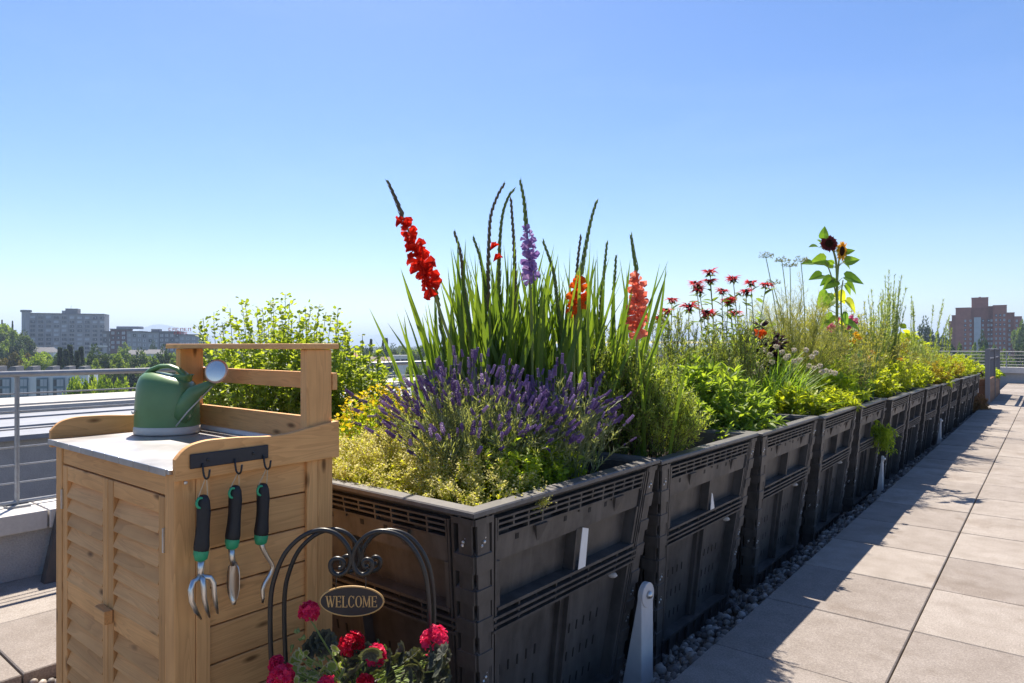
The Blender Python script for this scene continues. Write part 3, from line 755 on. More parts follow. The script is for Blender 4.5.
for q in TLIST:
    px, x, y, zb, sx, H, kind, s_, zone, conif = q
    k = tkey(q); i = cnt.get(k, 0); cnt[k] = i + 1
    lab = f'{ORDS[i]} {k[0]} {zone}' if tot[k] > 1 else f'{k[0]} {zone}'
    if (kind, s_) not in TDONE:
        t = thing('conifer_tree' if conif else 'broadleaf_tree', (0, 0, 0), lab, 'tree', 'trees beyond the rooftop')
        c_, tr_ = TPROTO[kind, s_]
        c_.build('crown', TREEM[kind], t); tr_.build('trunk', M['bark'], t); TDONE[kind, s_] = t
    else: t = dup(TDONE[kind, s_], (0, 0, 0), label=lab)
    t.location = (float(x), float(y), zb); t.rotation_euler = (0, 0, random.uniform(0, 6.28)); t.scale = (sx, sx, H)
# woods and far neighbourhoods that read as one mass
g = G(); n = 8200
Zs = np.exp(rng.uniform(math.log(330), math.log(3600), n)); us = rng.uniform(-900, 800, n)
ll = us / FPX * Zs; X = FWD[0] * Zs + RGT[0] * ll; Y = FWD[1] * Zs + RGT[1] * ll
keep = ~((Zs < 520) & (us > -500) & (us < -300)); keep &= ~((Zs < 420) & (us > 420) & (us < 530))
X, Y, Zs = X[keep], Y[keep], Zs[keep]; n = len(X)
hh = rng.uniform(8, 18, n); m_ = 26
C = np.stack([X, Y, hz(X, Y)], 1)
P = np.repeat(C, m_, 0); sz = np.repeat(hh, m_)
D = nrm(rng.normal(0, 1, (n * m_, 3))); D[:, 2] = np.abs(D[:, 2])
P = P + D * (sz * rng.uniform(.4, .9, n * m_))[:, None] * np.array([.6, .6, 1.0])
scatter(g, QUAD, P, D + rng.normal(0, .4, D.shape), sz * .28, sz * .28, 0, np.clip(np.repeat(rng.random(n), m_) * .7 + .3 * rng.random(n * m_), 0, 1))
M['woods'] = leafmat('woods', (.03, .045, .022), (.07, .09, .035), .2, .7)
tag(g.build('distant_woods', M['woods']), 'hazy green wooded suburbs stretching to the blue hills', kind='stuff')

# haze
g = G(); cx, cy = FWD[:2] * 6000
box(g, -42000, 42000, -42000, 42000, TZ - 1.2, 215)
hz_o = g.build('haze', [])
m, nt, out = newmat('haze_air')
pv = nt.nodes.new('ShaderNodeVolumePrincipled'); pv.inputs['Color'].default_value = (.58, .74, 1, 1); pv.inputs['Density'].default_value = .00022
pv.inputs['Anisotropy'].default_value = .2
nt.links.new(pv.outputs[0], out.inputs['Volume'])
hz_o.data.materials.append(m)
tag(hz_o, 'pale summer haze over the city', kind='stuff')
#==BINS==
# ================================================================== BINS
TXH, TYH, BXH, BYH, BH = .60, .545, .49, .40, .95     # half sizes at the top and at the base, height
def fmap(side):
    """(u,v,w) -> bin space for one wall; u along the wall, v up, w outwards"""
    def f(u, v, w):
        hx = BXH + (TXH - BXH) * v; hy = BYH + (TYH - BYH) * v; z = v * BH; q = 2 * u - 1
        if side == 'E': return (hx + w, q * hy, z)
        if side == 'W': return (-hx - w, -q * hy, z)
        if side == 'S': return (q * hx, -hy - w, z)
        return (-q * hx, hy + w, z)
    return f
def pbox(g, f, u0, u1, v0, v1, w0, w1, mat=0, var=None):
    V = [f(u0, v0, w1), f(u1, v0, w1), f(u1, v0, w0), f(u0, v0, w0), f(u0, v1, w1), f(u1, v1, w1), f(u1, v1, w0), f(u0, v1, w0)]
    g.add(V, [BOXF], mat, random.random() if var is None else var)
def panel(f):
    g = G()
    B = -.05
    pbox(g, f, .0, 1, 0, .985, B - .012, B, 0, .5)
    for u in (.084, .910): pbox(g, f, u, u + .006, .02, .962, B, -.001)
    pass
    # top grid
    for v in (.957, .939, .920, .899): pbox(g, f, .094, .906, v - .004, v + .003, B, -.002 - (.955 - v) * .02)
    us = np.linspace(.094, .9, 13)
    for i, u in enumerate(us):
        pbox(g, f, u, u + .006, .885 if i % 3 == 0 else .918 if i % 3 == 1 else .897, .956, B, -.0035)
    for i in (0, 3, 5, 8, 10): pbox(g, f, us[i] + .006, us[i + 1], .901, .917, B, -.02)
    # plain band with gussets
    pbox(g, f, .1, .9, .818, .893, B, -.010, 0, .9)
    for u in (.29, .74):
        V = [f(u - .03, .894, -.0135), f(u + .03, .894, -.0135), f(u - .03, .894, .004), f(u + .03, .894, .004), f(u, .819, -.0135)]
        g.add(V, [np.array([[0, 1, 3, 2]]), np.array([[2, 3, 4], [0, 2, 4], [1, 4, 3]])], 0, .7)
    for u in (.18, .42, .56, .66): pbox(g, f, u, u + .014, .868, .886, -.010, -.0085, 1, .5)
    # ribs
    for v0, v1, wf in ((.665, .819, -.008), (.125, .588, -.012)):
        pbox(g, f, .497, .51, v0, v1, B, wf, 0, .6)
        pbox(g, f, .094, .108, v0, v1, B, -.004); pbox(g, f, .892, .906, v0, v1, B, -.004)
    pbox(g, f, .47, .497, .13, .588, B, -.03, 0, .3)
    pbox(g, f, .094, .906, .656, .667, B, .002, 0, .8)
    for v in (.635, .613, .591): pbox(g, f, .07, .93, v - .005, v + .004, B, .004)
    for i, u in enumerate(np.linspace(.1, .89, 9)):
        pbox(g, f, u, u + .006, .592, .656, B, -.004 if i % 2 else -.012)
    pbox(g, f, .094, .906, .592, .655, B, -.026, 0, .2)
    for r, v in enumerate((.41, .30, .19)):
        for half in (0, 1):
            for k in range(5):
                u = (.16 if half == 0 else .58) + k * .05
                pbox(g, f, u, u + .007, v - .018, v + .018, B, B + .0018, 1, .5)
    pbox(g, f, .08, .92, .112, .125, B, .003, 0, .8)
    pbox(g, f, .02, .98, 0, .11, B, -.012, 0, .4)
    for u in np.linspace(.06, .94, 9): pbox(g, f, u - .004, u + .004, 0, .108, -.012, .001)
    return g
def fc(f, q, u, v, w): return f(q(u), v, w)
def corner(fa, ua, fb, ub):
    """blocky hinged corner post, on both walls that meet there (ua/ub = 0 or 1 end)"""
    g = G()
    for f, e in ((fa, ua), (fb, ub)):
        q = (lambda a: a) if e == 0 else (lambda a: 1 - a)
        def pb(u0, u1, *r, **k):
            a, b = sorted((q(u0), q(u1))); pbox(g, f, a, b, *r, **k)
        pb(.0, .006, .0, .975, -.05, -.012); pb(.068, .076, .0, .975, -.05, .0)
        pb(.006, .068, .0, .975, -.04, -.026, 1, .5)
        for v0, v1 in ((.0, .065), (.125, .185), (.245, .30), (.375, .42), (.485, .54), (.60, .65), (.705, .75), (.805, .86)):
            pb(.003, .068, v0, v1, -.026, .004, 0, .9)
            V = [fc(f, q, .006, v1, -.026), fc(f, q, .066, v1, -.026), fc(f, q, .066, v1, .001), fc(f, q, .006, v1, .001), fc(f, q, .008, v1 + .022, -.026), fc(f, q, .064, v1 + .022, -.026)]
            g.add(V, [np.array([[0, 1, 5, 4], [3, 2, 5, 4]]), np.array([[0, 3, 4], [1, 5, 2]])], 0, .7)
        pb(.003, .068, .955, .975, -.03, .002)
    return g
def bolt(f, u, v, w=-.02):
    g = G(); c = np.array(f(u, v, w)); n = nrm(np.array(f(u, v, w + .1)) - c)
    e = nrm(np.array(f(u + .01, v, w)) - np.array(f(u - .01, v, w)))
    tube(g, [c, c + n * .012, c + n * .024, c + n * .026], [.007, .0065, .005, .002], 8)
    for s_ in (-1, 1):
        d = e * s_ * .5 + UP * s_ * .85
        tube(g, [c + n * .010, c + n * .014 + d * .008, c + n * .018 + d * .015, c + n * .018 + d * .018], [.004, .0055, .005, .001], 6)
    return g
def knob(f, u, v):
    g = G(); c = np.array(f(u, v, -.05)); n = nrm(np.array(f(u, v, .1)) - c)
    tube(g, [c, c + n * .012, c + n * .022, c + n * .03], [.013, .013, .01, .003], 9); return g

def bin_label(i):
    d = ['nearest the wooden cabinet, under the lavender', 'second from the cabinet, under the feathery rosemary', 'third from the cabinet, under the broad leaved sage', 'fourth from the cabinet, under the white chive heads',
         'fifth from the cabinet, under the tall sunflower', 'sixth from the cabinet, with a green plant hanging down its front', 'seventh from the cabinet', 'eighth from the cabinet', 'ninth from the cabinet', 'tenth from the cabinet',
         'eleventh from the cabinet, third from the far end', 'twelfth from the cabinet, second last of the row', 'last of the row, farthest along the walkway']
    return 'black plastic planter bin ' + d[i]
fE, fW, fS, fN = map(fmap, 'EWSN')
YS = [1.36, 2.50, 3.64, 4.77, 5.88]
while len(YS) < 14: YS.append(YS[-1] + 1.085)
def bin_pose(i):
    y0, y1 = YS[i], YS[i + 1]; yc = (y0 + y1) / 2
    xe = -1.25 + .0155 * (yc - 1.36)
    zt = .74 - .0056 * (yc - 1.36)
    return (xe - TXH, yc, zt - BH), (1, (y1 - y0 - .022) / (2 * TYH), 1)
def make_bin(label, group='black planter bins'):
    t = thing('planter_bin', (0, 0, 0), label, 'planter', group)
    mats = [M['plastic'], M['plastic_dark']]
    for f in (fE, fS, fW, fN): panel(f).build('side_panel', mats, t)
    for a, ua, b, ub in ((fE, 0, fS, 1), (fE, 1, fN, 0), (fW, 1, fS, 0), (fW, 0, fN, 1)): corner(a, ua, b, ub).build('corner_post', M['plastic'], t)
    # rim ring
    g = G()
    o = [(TXH + .004, TYH + .004), (-TXH - .004, TYH + .004), (-TXH - .004, -TYH - .004), (TXH + .004, -TYH - .004)]
    r = .052; V = []
    for (x, y) in o:
        sx, sy = np.sign(x), np.sign(y)
        V += [(x, y, BH * .984), (x, y, BH - .004), (x - sx * .004, y - sy * .004, BH), (x - sx * r, y - sy * r, BH), (x - sx * (r + .004), y - sy * (r + .004), BH - .01), (x - sx * (r + .004), y - sy * (r + .004), BH - .05)]
    F = []
    for k in range(4):
        a, b = k * 6, ((k + 1) % 4) * 6
        for q in range(5): F.append((a + q, b + q, b + q + 1, a + q + 1))
        F.append((a + 5, b + 5, b, a))
    g.add(V, [np.array(F)[:, ::-1]], 0, .6)
    g.build('rim', M['rim'], t)
    for f, u in ((fE, .036), (fE, .964), (fS, .964)):
        for v in (.90, .345, .455) if f is fE else (.90, .345): bolt(f, u, v).build('wing_bolt', M['galv'], t)
    knob(fE, .85, .545).build('screw_knob', M['postgrey'], t)
    g = G(); n = 22
    xs = np.linspace(-TXH + .06, TXH - .06, n); ys = np.linspace(-TYH + .05, TYH - .05, n)
    XX, YY = np.meshgrid(xs, ys, indexing='ij'); ZZ = BH - .10 + rng.normal(0, .008, XX.shape)
    i_ = np.arange(n - 1)[:, None] * n; j_ = np.arange(n - 1)[None]
    g.add(np.stack([XX, YY, ZZ], -1).reshape(-1, 3), [np.stack([i_ + j_, i_ + n + j_, i_ + n + j_ + 1, i_ + j_ + 1], -1).reshape(-1, 4)])
    g.build('soil', M['soil'], t)
    return t
bin0 = make_bin(bin_label(0)); p_, s_ = bin_pose(0)
bins = [bin0]
for i in range(1, 13):
    p_, s_ = bin_pose(i); bins.append(dup(bin0, (p_[0] + random.uniform(-.014, .014), p_[1], p_[2] + random.uniform(-.007, .005)), random.uniform(-.016, .016), s_, bin_label(i)))
p_, s_ = bin_pose(0); bin0.location = p_; bin0.scale = s_
# second row bin that carries the leafy shrub, behind the cabinet
sb = dup(bin0, (-3.15, 1.98, .70 - BH), 0, (1, 1.0, 1), 'black plastic planter bin behind the wooden cabinet, under the leafy shrub')
# white plastic slips on the first two bins
for i, (u0, u1, va, vb) in enumerate(((.515, .56, .668, .81), (.515, .56, .668, .745))):
    g = G(); f = fE
    V = [f(u0, va, .001), f(u1, va, .001), f(u1, vb, -.003), f(u0 + .008, vb + .012, -.003)] if i == 0 else [f(u0, va, .001), f(u1, va, .001), f(u0 + .012, vb, -.002), f(u0, vb + .01, -.002)]
    V2 = [np.array(v) + np.array([.002, 0, 0]) for v in V]
    g.add(V + V2, [BOXF], 0, .9)
    o = g.build('label_slip', M['white'], None); loc, sc = bin_pose(i)
    o.parent = bins[i]
    tag(o, None)
# white posts standing in the stones against the bins
def white_post(x, y, H, lab, s=1.0):
    t = thing('steel_post', (x, y, -.2), lab, 'post', 'white posts against the planter bins')
    g = G(); w_ = .048 * s; d_ = .07 * s
    V = [(x - d_ * 1.1, y - w_, -.22), (x + d_ * .35, y - w_, -.22), (x + d_ * .35, y + w_, -.22), (x - d_ * 1.1, y + w_, -.22), (x + d_ * .1, y - w_, H), (x + d_ * .35, y - w_, H), (x + d_ * .35, y + w_, H), (x + d_ * .1, y + w_, H)]
    g.add(V, [BOXF]); g.build('upright', M['postgrey'], t, bevel=.004)
    g = G(); tube(g, [(x + d_ * .1, y, H), (x + d_ * .35 + .002, y, H), (x + d_ * .35 + .004, y, H)], [w_ * 1.01, w_ * 1.01, w_ * .97], 28); g.build('round_head', M['postgrey'], t)
    g = G(); c = np.array([x + d_ * .35 + .004, y, H + .002]); tube(g, [c, c + [.008, 0, 0], c + [.014, 0, 0], c + [.017, 0, 0]], [.016, .015, .010, .002], 12); g.build('bolt', M['galv'], t, smooth=True)
white_post(-1.262, 2.385, .215, 'pale steel post with round bolted head between the first and second bins')
white_post(-1.16, 6.6, .20, 'thin white post under the green plant hanging from the sixth bin', .62)
white_post(-1.12, 10.2, .22, 'small white post beside the far part of the bin row', .62)

# planter box with metal trellis at the end of the row
t = thing('timber_planter', (-1.6, 16.9, -.1), 'brown timber planter box with grey metal trellis at the end of the bin row', 'planter')
g = G()
for k in range(4): box(g, -2.2, -.98, 16.75, 16.80, -.1 + k * .15, .044 + k * .15); box(g, -1.03, -.98, 16.80, 20.3, -.1 + k * .15, .044 + k * .15); box(g, -2.2, -2.15, 16.80, 20.3, -.1 + k * .15, .044 + k * .15)
box(g, -2.2, -.98, 20.3, 20.35, -.1, .5)
g.build('box_boards', woodmat('wood_dark', 'y', (.20, .10, .06), (.10, .05, .03)), t)
g = G(); box(g, -2.15, -1.03, 16.8, 20.3, .38, .42); g.build('soil', M['soil'], t)
g = G()
for y in (16.74, 18.5, 20.2):
    g = G(); box(g, -1.05, -.97, y - .04, y + .04, .0, 1.12); g.build('trellis_post', M['slab_dark'], t)
g = G()
for z in (1.09, .9): box(g, -1.04, -.99, 16.8, 20.2, z, z + .03)
for k in range(9): box(g, -1.03, -1.0, 16.9 + k * .38, 16.93 + k * .38, .52, 1.09)
g.build('trellis_bars', M['slab_dark'], t)
g = G(); box(g, -1.6, -1.16, 16.60, 16.73, .22, .62, 0, .9); box(g, -1.55, -1.2, 16.59, 16.6, .28, .56, 1, .2)
tag(g.build('meter_box', [M['white'], M['slab_dark']]), 'small white and grey box fixed at the end of the bin row', 'box')

# black board leaning in the corner behind the cabinet
g = G()
a = atx(41, 571, -3.98); b = atx(57, 515, -4.03)
V = [(-3.93, a[1], .0), (-3.90, a[1] + .9, .0), (-3.96, a[1] + .9, .0), (-3.99, a[1], .0), (-4.04, b[1] + .02, .37), (-4.03, b[1] + .9, .43), (-4.075, b[1] + .9, .43), (-4.08, b[1] + .02, .37)]
g.add(V, [BOXF], 0, .4)
for k in range(4):
    q = k * .2 + .12; g.add([(-3.905, a[1] + q, .02), (-3.905, a[1] + q + .03, .02), (-4.01, b[1] + q + .03, .40), (-4.01, b[1] + q, .40)], [np.array([[0, 1, 2, 3]])])
tag(g.build('leaning_board', M['plastic'], loc=(-4, a[1], 0)), 'black plastic board leaning on the grey parapet left of the cabinet', 'board')

# ================================================================== CABINET
CX0, CX1, CY0, CY1, CT = -2.455, -1.64, .74, 1.195, .90
t = cab = thing('potting_cabinet', ((CX0 + CX1) / 2, (CY0 + CY1) / 2, -.15), 'wooden potting bench cabinet with louvred doors and zinc top', 'cabinet')
P = .052
for x in (CX0, CX1 - P):
    for y in (CY0, CY1 - P):
        g = G(); box(g, x, x + P, y, y + P, -.15, CT - .012, 0); g.build('leg_post', WZ, t, bevel=.003)
g = G(); box(g, CX0 + P + .001, CX1 - P - .001, CY0 + .004, CY0 + .03, CT - .07, CT - .012); g.build('front_rail', WX, t, bevel=.002)
g = G(); box(g, CX0 + P + .001, CX1 - P - .001, CY0 + .004, CY0 + .03, -.02, .03); g.build('bottom_rail', WX, t, bevel=.002)
# side panels: horizontal boards between stiles
for side, xs in (('r', CX1), ('l', CX0)):
    d = 1 if side == 'r' else -1
    sp = G(); z = -.0; nb = 9; hb = (CT - .02 - z) / nb
    for k in range(nb):
        x_ = sorted((xs - d * .022, xs - d * .010)); box(sp, x_[0], x_[1], CY0 + P + .001, CY1 - P - .001, z + k * hb + .0018, z + (k + 1) * hb - .0018)
    panel_ = sp.build('side_boards', WY, t, bevel=.0025)
    for ya, yb in ((CY0 + P + .0005, CY0 + P + .036), (CY1 - P - .036, CY1 - P - .0005)):
        s2 = G(); x_ = sorted((xs - d * .010, xs + d * .0015)); box(s2, x_[0], x_[1], ya, yb, -.1, CT - .014); s2.build('stile', WZ, panel_, bevel=.002)
    for yy, zz in ((CY0 + .026, .865), (CY1 - .12, .872), (CY0 + .14, .878)):
        s2 = G(); c = np.array([xs + d * (.001 if yy < CY0 + .05 else -.009), yy, zz]); tube(s2, [c, c + [d * .002, 0, 0], c + [d * .003, 0, 0]], [.0045, .0045, .002], 10); s2.build('screw', M['galv'], panel_)
g = G(); box(g, CX0 + .02, CX1 - .02, CY1 - .03, CY1 - .018, -.02, CT - .02); g.build('back_panel', WX, t)
# doors
xm = (CX0 + P + CX1 - P) / 2
for a, b, hs in ((CX0 + P + .003, xm - .0015, 1), (xm + .0015, CX1 - P - .003, -1)):
    zt, zb = CT - .074, .032
    fr = G()
    for x0, x1 in ((a, a + .036), (b - .036, b)): box(fr, x0, x1, CY0 + .002, CY0 + .022, zb, zt)
    door = fr.build('door', WZ, t, bevel=.0025)
    rl = G()
    for z0, z1 in ((zt - .045, zt), (zb, zb + .045), (.415, .475)):
        rl = G(); box(rl, a + .0365, b - .0365, CY0 + .003, CY0 + .021, z0, z1); rl.build('door_rail', WX, door, bevel=.002)
    sl_ = G()
    for z0, z1 in ((.478, zt - .047), (zb + .047, .413)):
        n = int(round((z1 - z0) / .046)); dz = (z1 - z0) / n
        for k in range(n):
            zc = z0 + (k + .5) * dz
            c = ((a + b) / 2, CY0 + .014, zc)
            obox(sl_, c, np.array([(b - a) / 2 - .0368, 0, 0]), np.array([0, .0032, -.0009]), np.array([0, .0108, .0272]))
    sl_.build('louvres', WX, door, bevel=.0015)
    hh = G()
    if hs == -1: box(hh, xm - .030, xm + .040, CY0 - .022, CY0 + .0005, .435, .472)
    else: box(hh, xm - .052, xm - .0315, CY0 - .012, CY0 + .0005, .44, .466)
    hh.build('latch' if hs == -1 else 'catch', WX, door, bevel=.002)
    for z in (.10, .72):
        hg = G(); xh = a + .001 if hs == 1 else b - .001; box(hg, xh - .004, xh + .004, CY0 - .003, CY0 + .0015, z - .03, z + .03); hg.build('hinge', M['galv'], door)
# zinc top with a folded lip
g = G(); box(g, CX0 - .028, CX1 - .004, CY0 - .012, CY1 - .02, CT - .012, CT, 0, .6)
for k in range(9):
    x0 = CX0 - .026 + k * .092; box(g, x0, x0 + .088, CY0 - .0145, CY0 - .0118, CT - .016, CT + .0012, 0, .3 + .08 * (k % 4))
g.build('metal_top', M['zinc'], t, bevel=.001)
# shaped side boards
def prof(yv, hv, x0, x1, name, nstep=60):
    y = np.linspace(yv[0], yv[-1], nstep); h = np.interp(y, yv, hv)
    for _ in range(6): h[1:-1] = (h[:-2] + h[1:-1] * 2 + h[2:]) / 4
    g = G(); V = []
    for q, z in zip(y, h): V += [(x0, q, CT - .028), (x1, q, CT - .028), (x1, q, z), (x0, q, z)]
    F = []
    for k in range(nstep - 1):
        a = k * 4; b = a + 4
        F += [(a, a + 1, b + 1, b), (a + 1, a + 2, b + 2, b + 1), (a + 2, a + 3, b + 3, b + 2), (a + 3, a, b, b + 3)]
    F += [(0, 3, 2, 1), (len(V) - 4, len(V) - 3, len(V) - 2, len(V) - 1)]
    g.add(V, [np.array(F)], 0, random.random()); g.build(name, WY, t, bevel=.003)
pv_y = [CY0 - .004, CY0 + .006, CY0 + .025, CY0 + .07, CY0 + .16, CY0 + .24, CY0 + .30, CY0 + .36, CY0 + .43, CY1 + .012]
pv_h = [.925, .943, .956, .965, .963, .956, .957, .966, .976, .978]
prof(pv_y, pv_h, CX1 - .003, CX1 + .016, 'side_board')
prof(pv_y, pv_h, CX0 - .052, CX0 - .033, 'side_board')
g = G(); box(g, CX0 - .03, CX1 - .006, CY1 - .018, CY1 - .002, CT - .02, CT + .085); g.build('back_board', WX, t, bevel=.002)
g = G(); box(g, CX0 + .01, CX1 - .012, CY1 - .03, CY1 - .0185, CT + .0005, CT + .014); g.build('rear_strip', M['white'], t)
for x0 in (CX0 + .01, CX1 - .034):
    g = G(); box(g, x0, x0 + .034, 1.108, CY1 - .003, CT - .02 if x0 > -2 else CT + .001, 1.187); g.build('upright', WZ, t, bevel=.003)
g = G(); box(g, CX0 - .02, CX1 + .010, 1.085, CY1 + .016, 1.188, 1.204); g.build('top_shelf', WX, t, bevel=.003)
g = G(); box(g, CX0 - .01, CX1 + .004, CY1 - .0025, CY1 + .014, 1.068, 1.118); g.build('crossbar', WX, t, bevel=.002)

# hook rack on the side board
t = thing('hook_rack', (CX1 + .018, .87, .916), 'flat black metal hook rack screwed to the cabinet side board', 'hook rack')
XH = CX1 + .0165
g = G(); box(g, XH, XH + .005, .768, .976, .899, .935); g.build('backplate', M['rack'], t, bevel=.003)
for y in (.812, .932):
    g = G(); c = np.array([XH + .005, y, .917]); tube(g, [c, c + [.002, 0, 0], c + [.003, 0, 0]], [.0045, .004, .001], 10); g.build('screw', M['black_metal'], t)
HKY = (.797, .880, .960)
for y in HKY:
    g = G(); c = np.array([XH + .006, y, .898]); pts = [c + [0, 0, .012], c + [.003, 0, -.002]]
    for k in range(9):
        a = math.pi * k / 8; pts.append(c + [.013 - .010 * math.cos(a) + .003, .004 * k / 8, -.012 - .012 * math.sin(a)])
    pts.append(c + [.027, .005, .0]); tube(g, pts, .0026, 8); g.build('hook', M['black_metal'], t, smooth=True)

# hand tools: cord, grip, green collar, steel head
XT = XH + .018
def tool(name, y, ztop, tilt, lab, head):
    t = thing(name, (XT, y, ztop), lab, name.replace('_', ' '))
    def p(d, z, dx=0): return np.array([XT + dx, y + d + (ztop - z) * tilt, z])
    zc = .878
    g = G()
    tube(g, [np.array([XT, HKY[head] + .003, zc]), p(-.011, ztop - .004)], .0013, 5); tube(g, [np.array([XT + .003, HKY[head] + .003, zc]), p(.012, ztop - .008)], .0013, 5)
    tube(g, [p(-.011, ztop - .004), p(0, ztop - .012), p(.012, ztop - .008)], .0013, 5); g.build('cord', M['cord'], t)
    zs = np.array([0, .004, .015, .04, .07, .10, .125, .14]); rd = np.array([.007, .012, .0155, .0165, .0155, .0165, .0185, .0165])
    wob = np.array([0, 0, .001, .002, .001, -.001, -.003, -.004])
    g = G(); tube(g, [p(wb, ztop - z) for z, wb in zip(zs, wob)], rd, 14); g.build('grip', M['grip'], t, smooth=True)
    g = G(); tube(g, [p(-.004, ztop - z) for z in (.112, .125, .14, .155, .158)], [.012, .0165, .0178, .0145, .010], 14)
    g.build('green_collar', M['green_rubber'], t, smooth=True); g = G(); c = p(-.010, ztop - .016); a = np.linspace(0, 2 * math.pi, 13)
    tube(g, [c + np.array([.008, .009 * math.cos(q), .012 * math.sin(q)]) for q in a], .0032, 6); g.build('hang_loop', M['green_rubber'], t, smooth=True)
    return t, p
t, p = tool('hand_fork', .792, .835, .0, 'hand fork with black and green grip and three steel tines, leftmost tool on the rack', 0)
g = G(); tube(g, [p(-.004, .68), p(-.005, .655), p(-.006, .632)], [.0085, .008, .0075], 10); g.build('neck', M['steel'], t, smooth=True)
g = G()
for d, e, fx in ((-.034, -.012, .006), (-.006, .006, .012), (.022, .030, .006)):
    tube(g, [p(-.006, .640, .002), p(-.006 + (d + .006) * .75, .632, fx), p(d, .617, fx + .004), p(d + .001, .59, fx + .006), p((d + e) / 2 + .003, .56, fx + .002), p(e + .008, .535, fx - .006)], [.007, .0068, .0066, .006, .0052, .0025], 8)
g.build('tines', M['steel'], t, smooth=True)
t, p = tool('hand_trowel', .874, .845, -.02, 'hand trowel with black and green grip seen edge on, middle tool on the rack', 1)
g = G(); tube(g, [p(-.006, .69), p(-.004, .665), p(0, .645)], [.008, .0075, .007], 10); g.build('neck', M['steel'], t, smooth=True)
g = G(); V = []; F = []
prof_z = [.652, .640, .62, .59, .57, .555, .545]; hw = [.006, .020, .024, .024, .019, .010, .002]; n_ = 7
for z, w_ in zip(prof_z, hw):
    for k in range(n_):
        a = (k / (n_ - 1) - .5) * 2
        V.append(p(.003 + .008 * (1 - a * a) - .004 + w_ * a * .20, z, .004 + w_ * a * .95))
for r in range(len(prof_z) - 1):
    for k in range(n_ - 1): F.append((r * n_ + k, r * n_ + k + 1, (r + 1) * n_ + k + 1, (r + 1) * n_ + k))
g.add(V, [np.array(F)]); o = g.build('blade', M['steel'], t, smooth=True)
m_ = o.modifiers.new('thick', 'SOLIDIFY'); m_.thickness = .0016
t, p = tool('hand_weeder', .950, .838, .0, 'hand weeder with black and green grip and wavy steel hook, rightmost tool on the rack', 2)
g = G(); tube(g, [p(-.004, .69), p(0, .67), p(.012, .645), p(.026, .622), p(.030, .61), p(.022, .595), p(.006, .575), p(.0, .56), p(.002, .54), p(.0, .526)], [.0075, .0065, .006, .006, .006, .006, .006, .0058, .005, .003], 10)
g.build('hook_head', M['steel'], t, smooth=True)

# watering can
CC = np.array([-2.338, 1.032, CT + .0012]); E1 = RGT.copy(); E2 = FWD.copy()
t = thing('watering_can', CC, 'green plastic watering can with cream base and chrome rose on the zinc top', 'watering can')
def ring(z, a, b, dx=0, n=36):
    q = np.arange(n) * 2 * math.pi / n
    e = lambda v: np.sign(v) * np.abs(v) ** .88
    return CC + UP * z + E1[None] * (dx + a * e(np.cos(q)))[:, None] + E2[None] * (b * e(np.sin(q)))[:, None]
def loft(g, rings, capb=True, capt=True, mat=0):
    n = len(rings[0]); V = np.concatenate(rings); F = []
    for r in range(len(rings) - 1):
        for k in range(n): F.append((r * n + k, r * n + (k + 1) % n, (r + 1) * n + (k + 1) % n, (r + 1) * n + k))
    FF = [np.array(F)]
    if capb: FF.append(np.arange(n)[::-1])
    if capt: FF.append((len(rings) - 1) * n + np.arange(n))
    g.add(V, FF, mat, .8)
def slant(z, a, b, dx, k):
    r = ring(z, a, b, dx); u = (r - CC) @ E1; r[:, 2] += -k * (u + .02); return r
g = G(); loft(g, [ring(0, .100, .080), ring(.004, .104, .084), ring(.022, .104, .084), ring(.027, .100, .080)]); g.build('base', M['can_base'], t, smooth=True)
g = G(); loft(g, [ring(.024, .101, .080), ring(.03, .1025, .0815), ring(.09, .101, .080), ring(.135, .098, .077), slant(.163, .095, .073, 0, .06), slant(.184, .084, .064, -.002, .12), slant(.197, .066, .050, -.004, .16), slant(.203, .045, .034, -.006, .18), slant(.205, .02, .015, -.006, .2)])
g.build('body', M['can'], t, smooth=True)
def cp(r, u, f_=0): return CC + E1 * r + E2 * f_ + UP * u
g = G(); q = ring(0, .030, .028, 0, 20) - CC
loft(g, [q * .98 + cp(.048, .168), q + cp(.052, .190), q * 1.06 + cp(.056, .199), q * .92 + cp(.056, .2), q * .85 + cp(.05, .18)], False, True); g.build('filler_neck', M['can'], t, smooth=True)
def oval_tube(g, pts, wd, th, n=14, mat=0):
    """tube whose section is wide along the view depth (E2) and thinner across"""
    P_ = np.array(pts); T = nrm(np.gradient(P_, axis=0)); rings = []
    for c, tt, a, b in zip(P_, T, wd, th):
        s_ = nrm(np.cross(tt, E2)); q = np.arange(n) * 2 * math.pi / n
        rings.append(c + E2[None] * (a * np.cos(q))[:, None] + s_[None] * (b * np.sin(q))[:, None])
    loft(g, rings, True, True, mat)
g = G(); pts = [cp(-.096, .120), cp(-.090, .158), cp(-.074, .192), cp(-.052, .214), cp(-.022, .226), cp(.008, .227), cp(.036, .217), cp(.060, .198), cp(.072, .176)]
oval_tube(g, pts, [.016, .018, .019, .018, .017, .016, .016, .018, .020], [.006, .010, .012, .0095, .0085, .008, .008, .009, .008]); g.build('handle', M['can'], t, smooth=True)
g = G(); rose = at(217, 371.5, 2.235) - CC; rr_, ru = rose @ E1, rose[2]; rf = rose @ E2
g = G(); oval_tube(g, [cp(.055, .062, -.04), cp(.085, .098, -.045), cp(.12, .142, -.06), cp(rr_ - .025, ru - .042, rf + .01), cp(rr_ - .012, ru - .026, rf + .02)], [.030, .025, .019, .013, .012], [.042, .034, .024, .014, .012]); g.build('spout', M['can'], t, smooth=True)
g = G(); tube(g, [cp(.068, .032, -.078), cp(.105, .078, -.078), cp(rr_ - .014, ru - .05, rf - .004)], [.0022, .0025, .002], 6); g.build('spout_seam', M['can_base'], t, smooth=True)
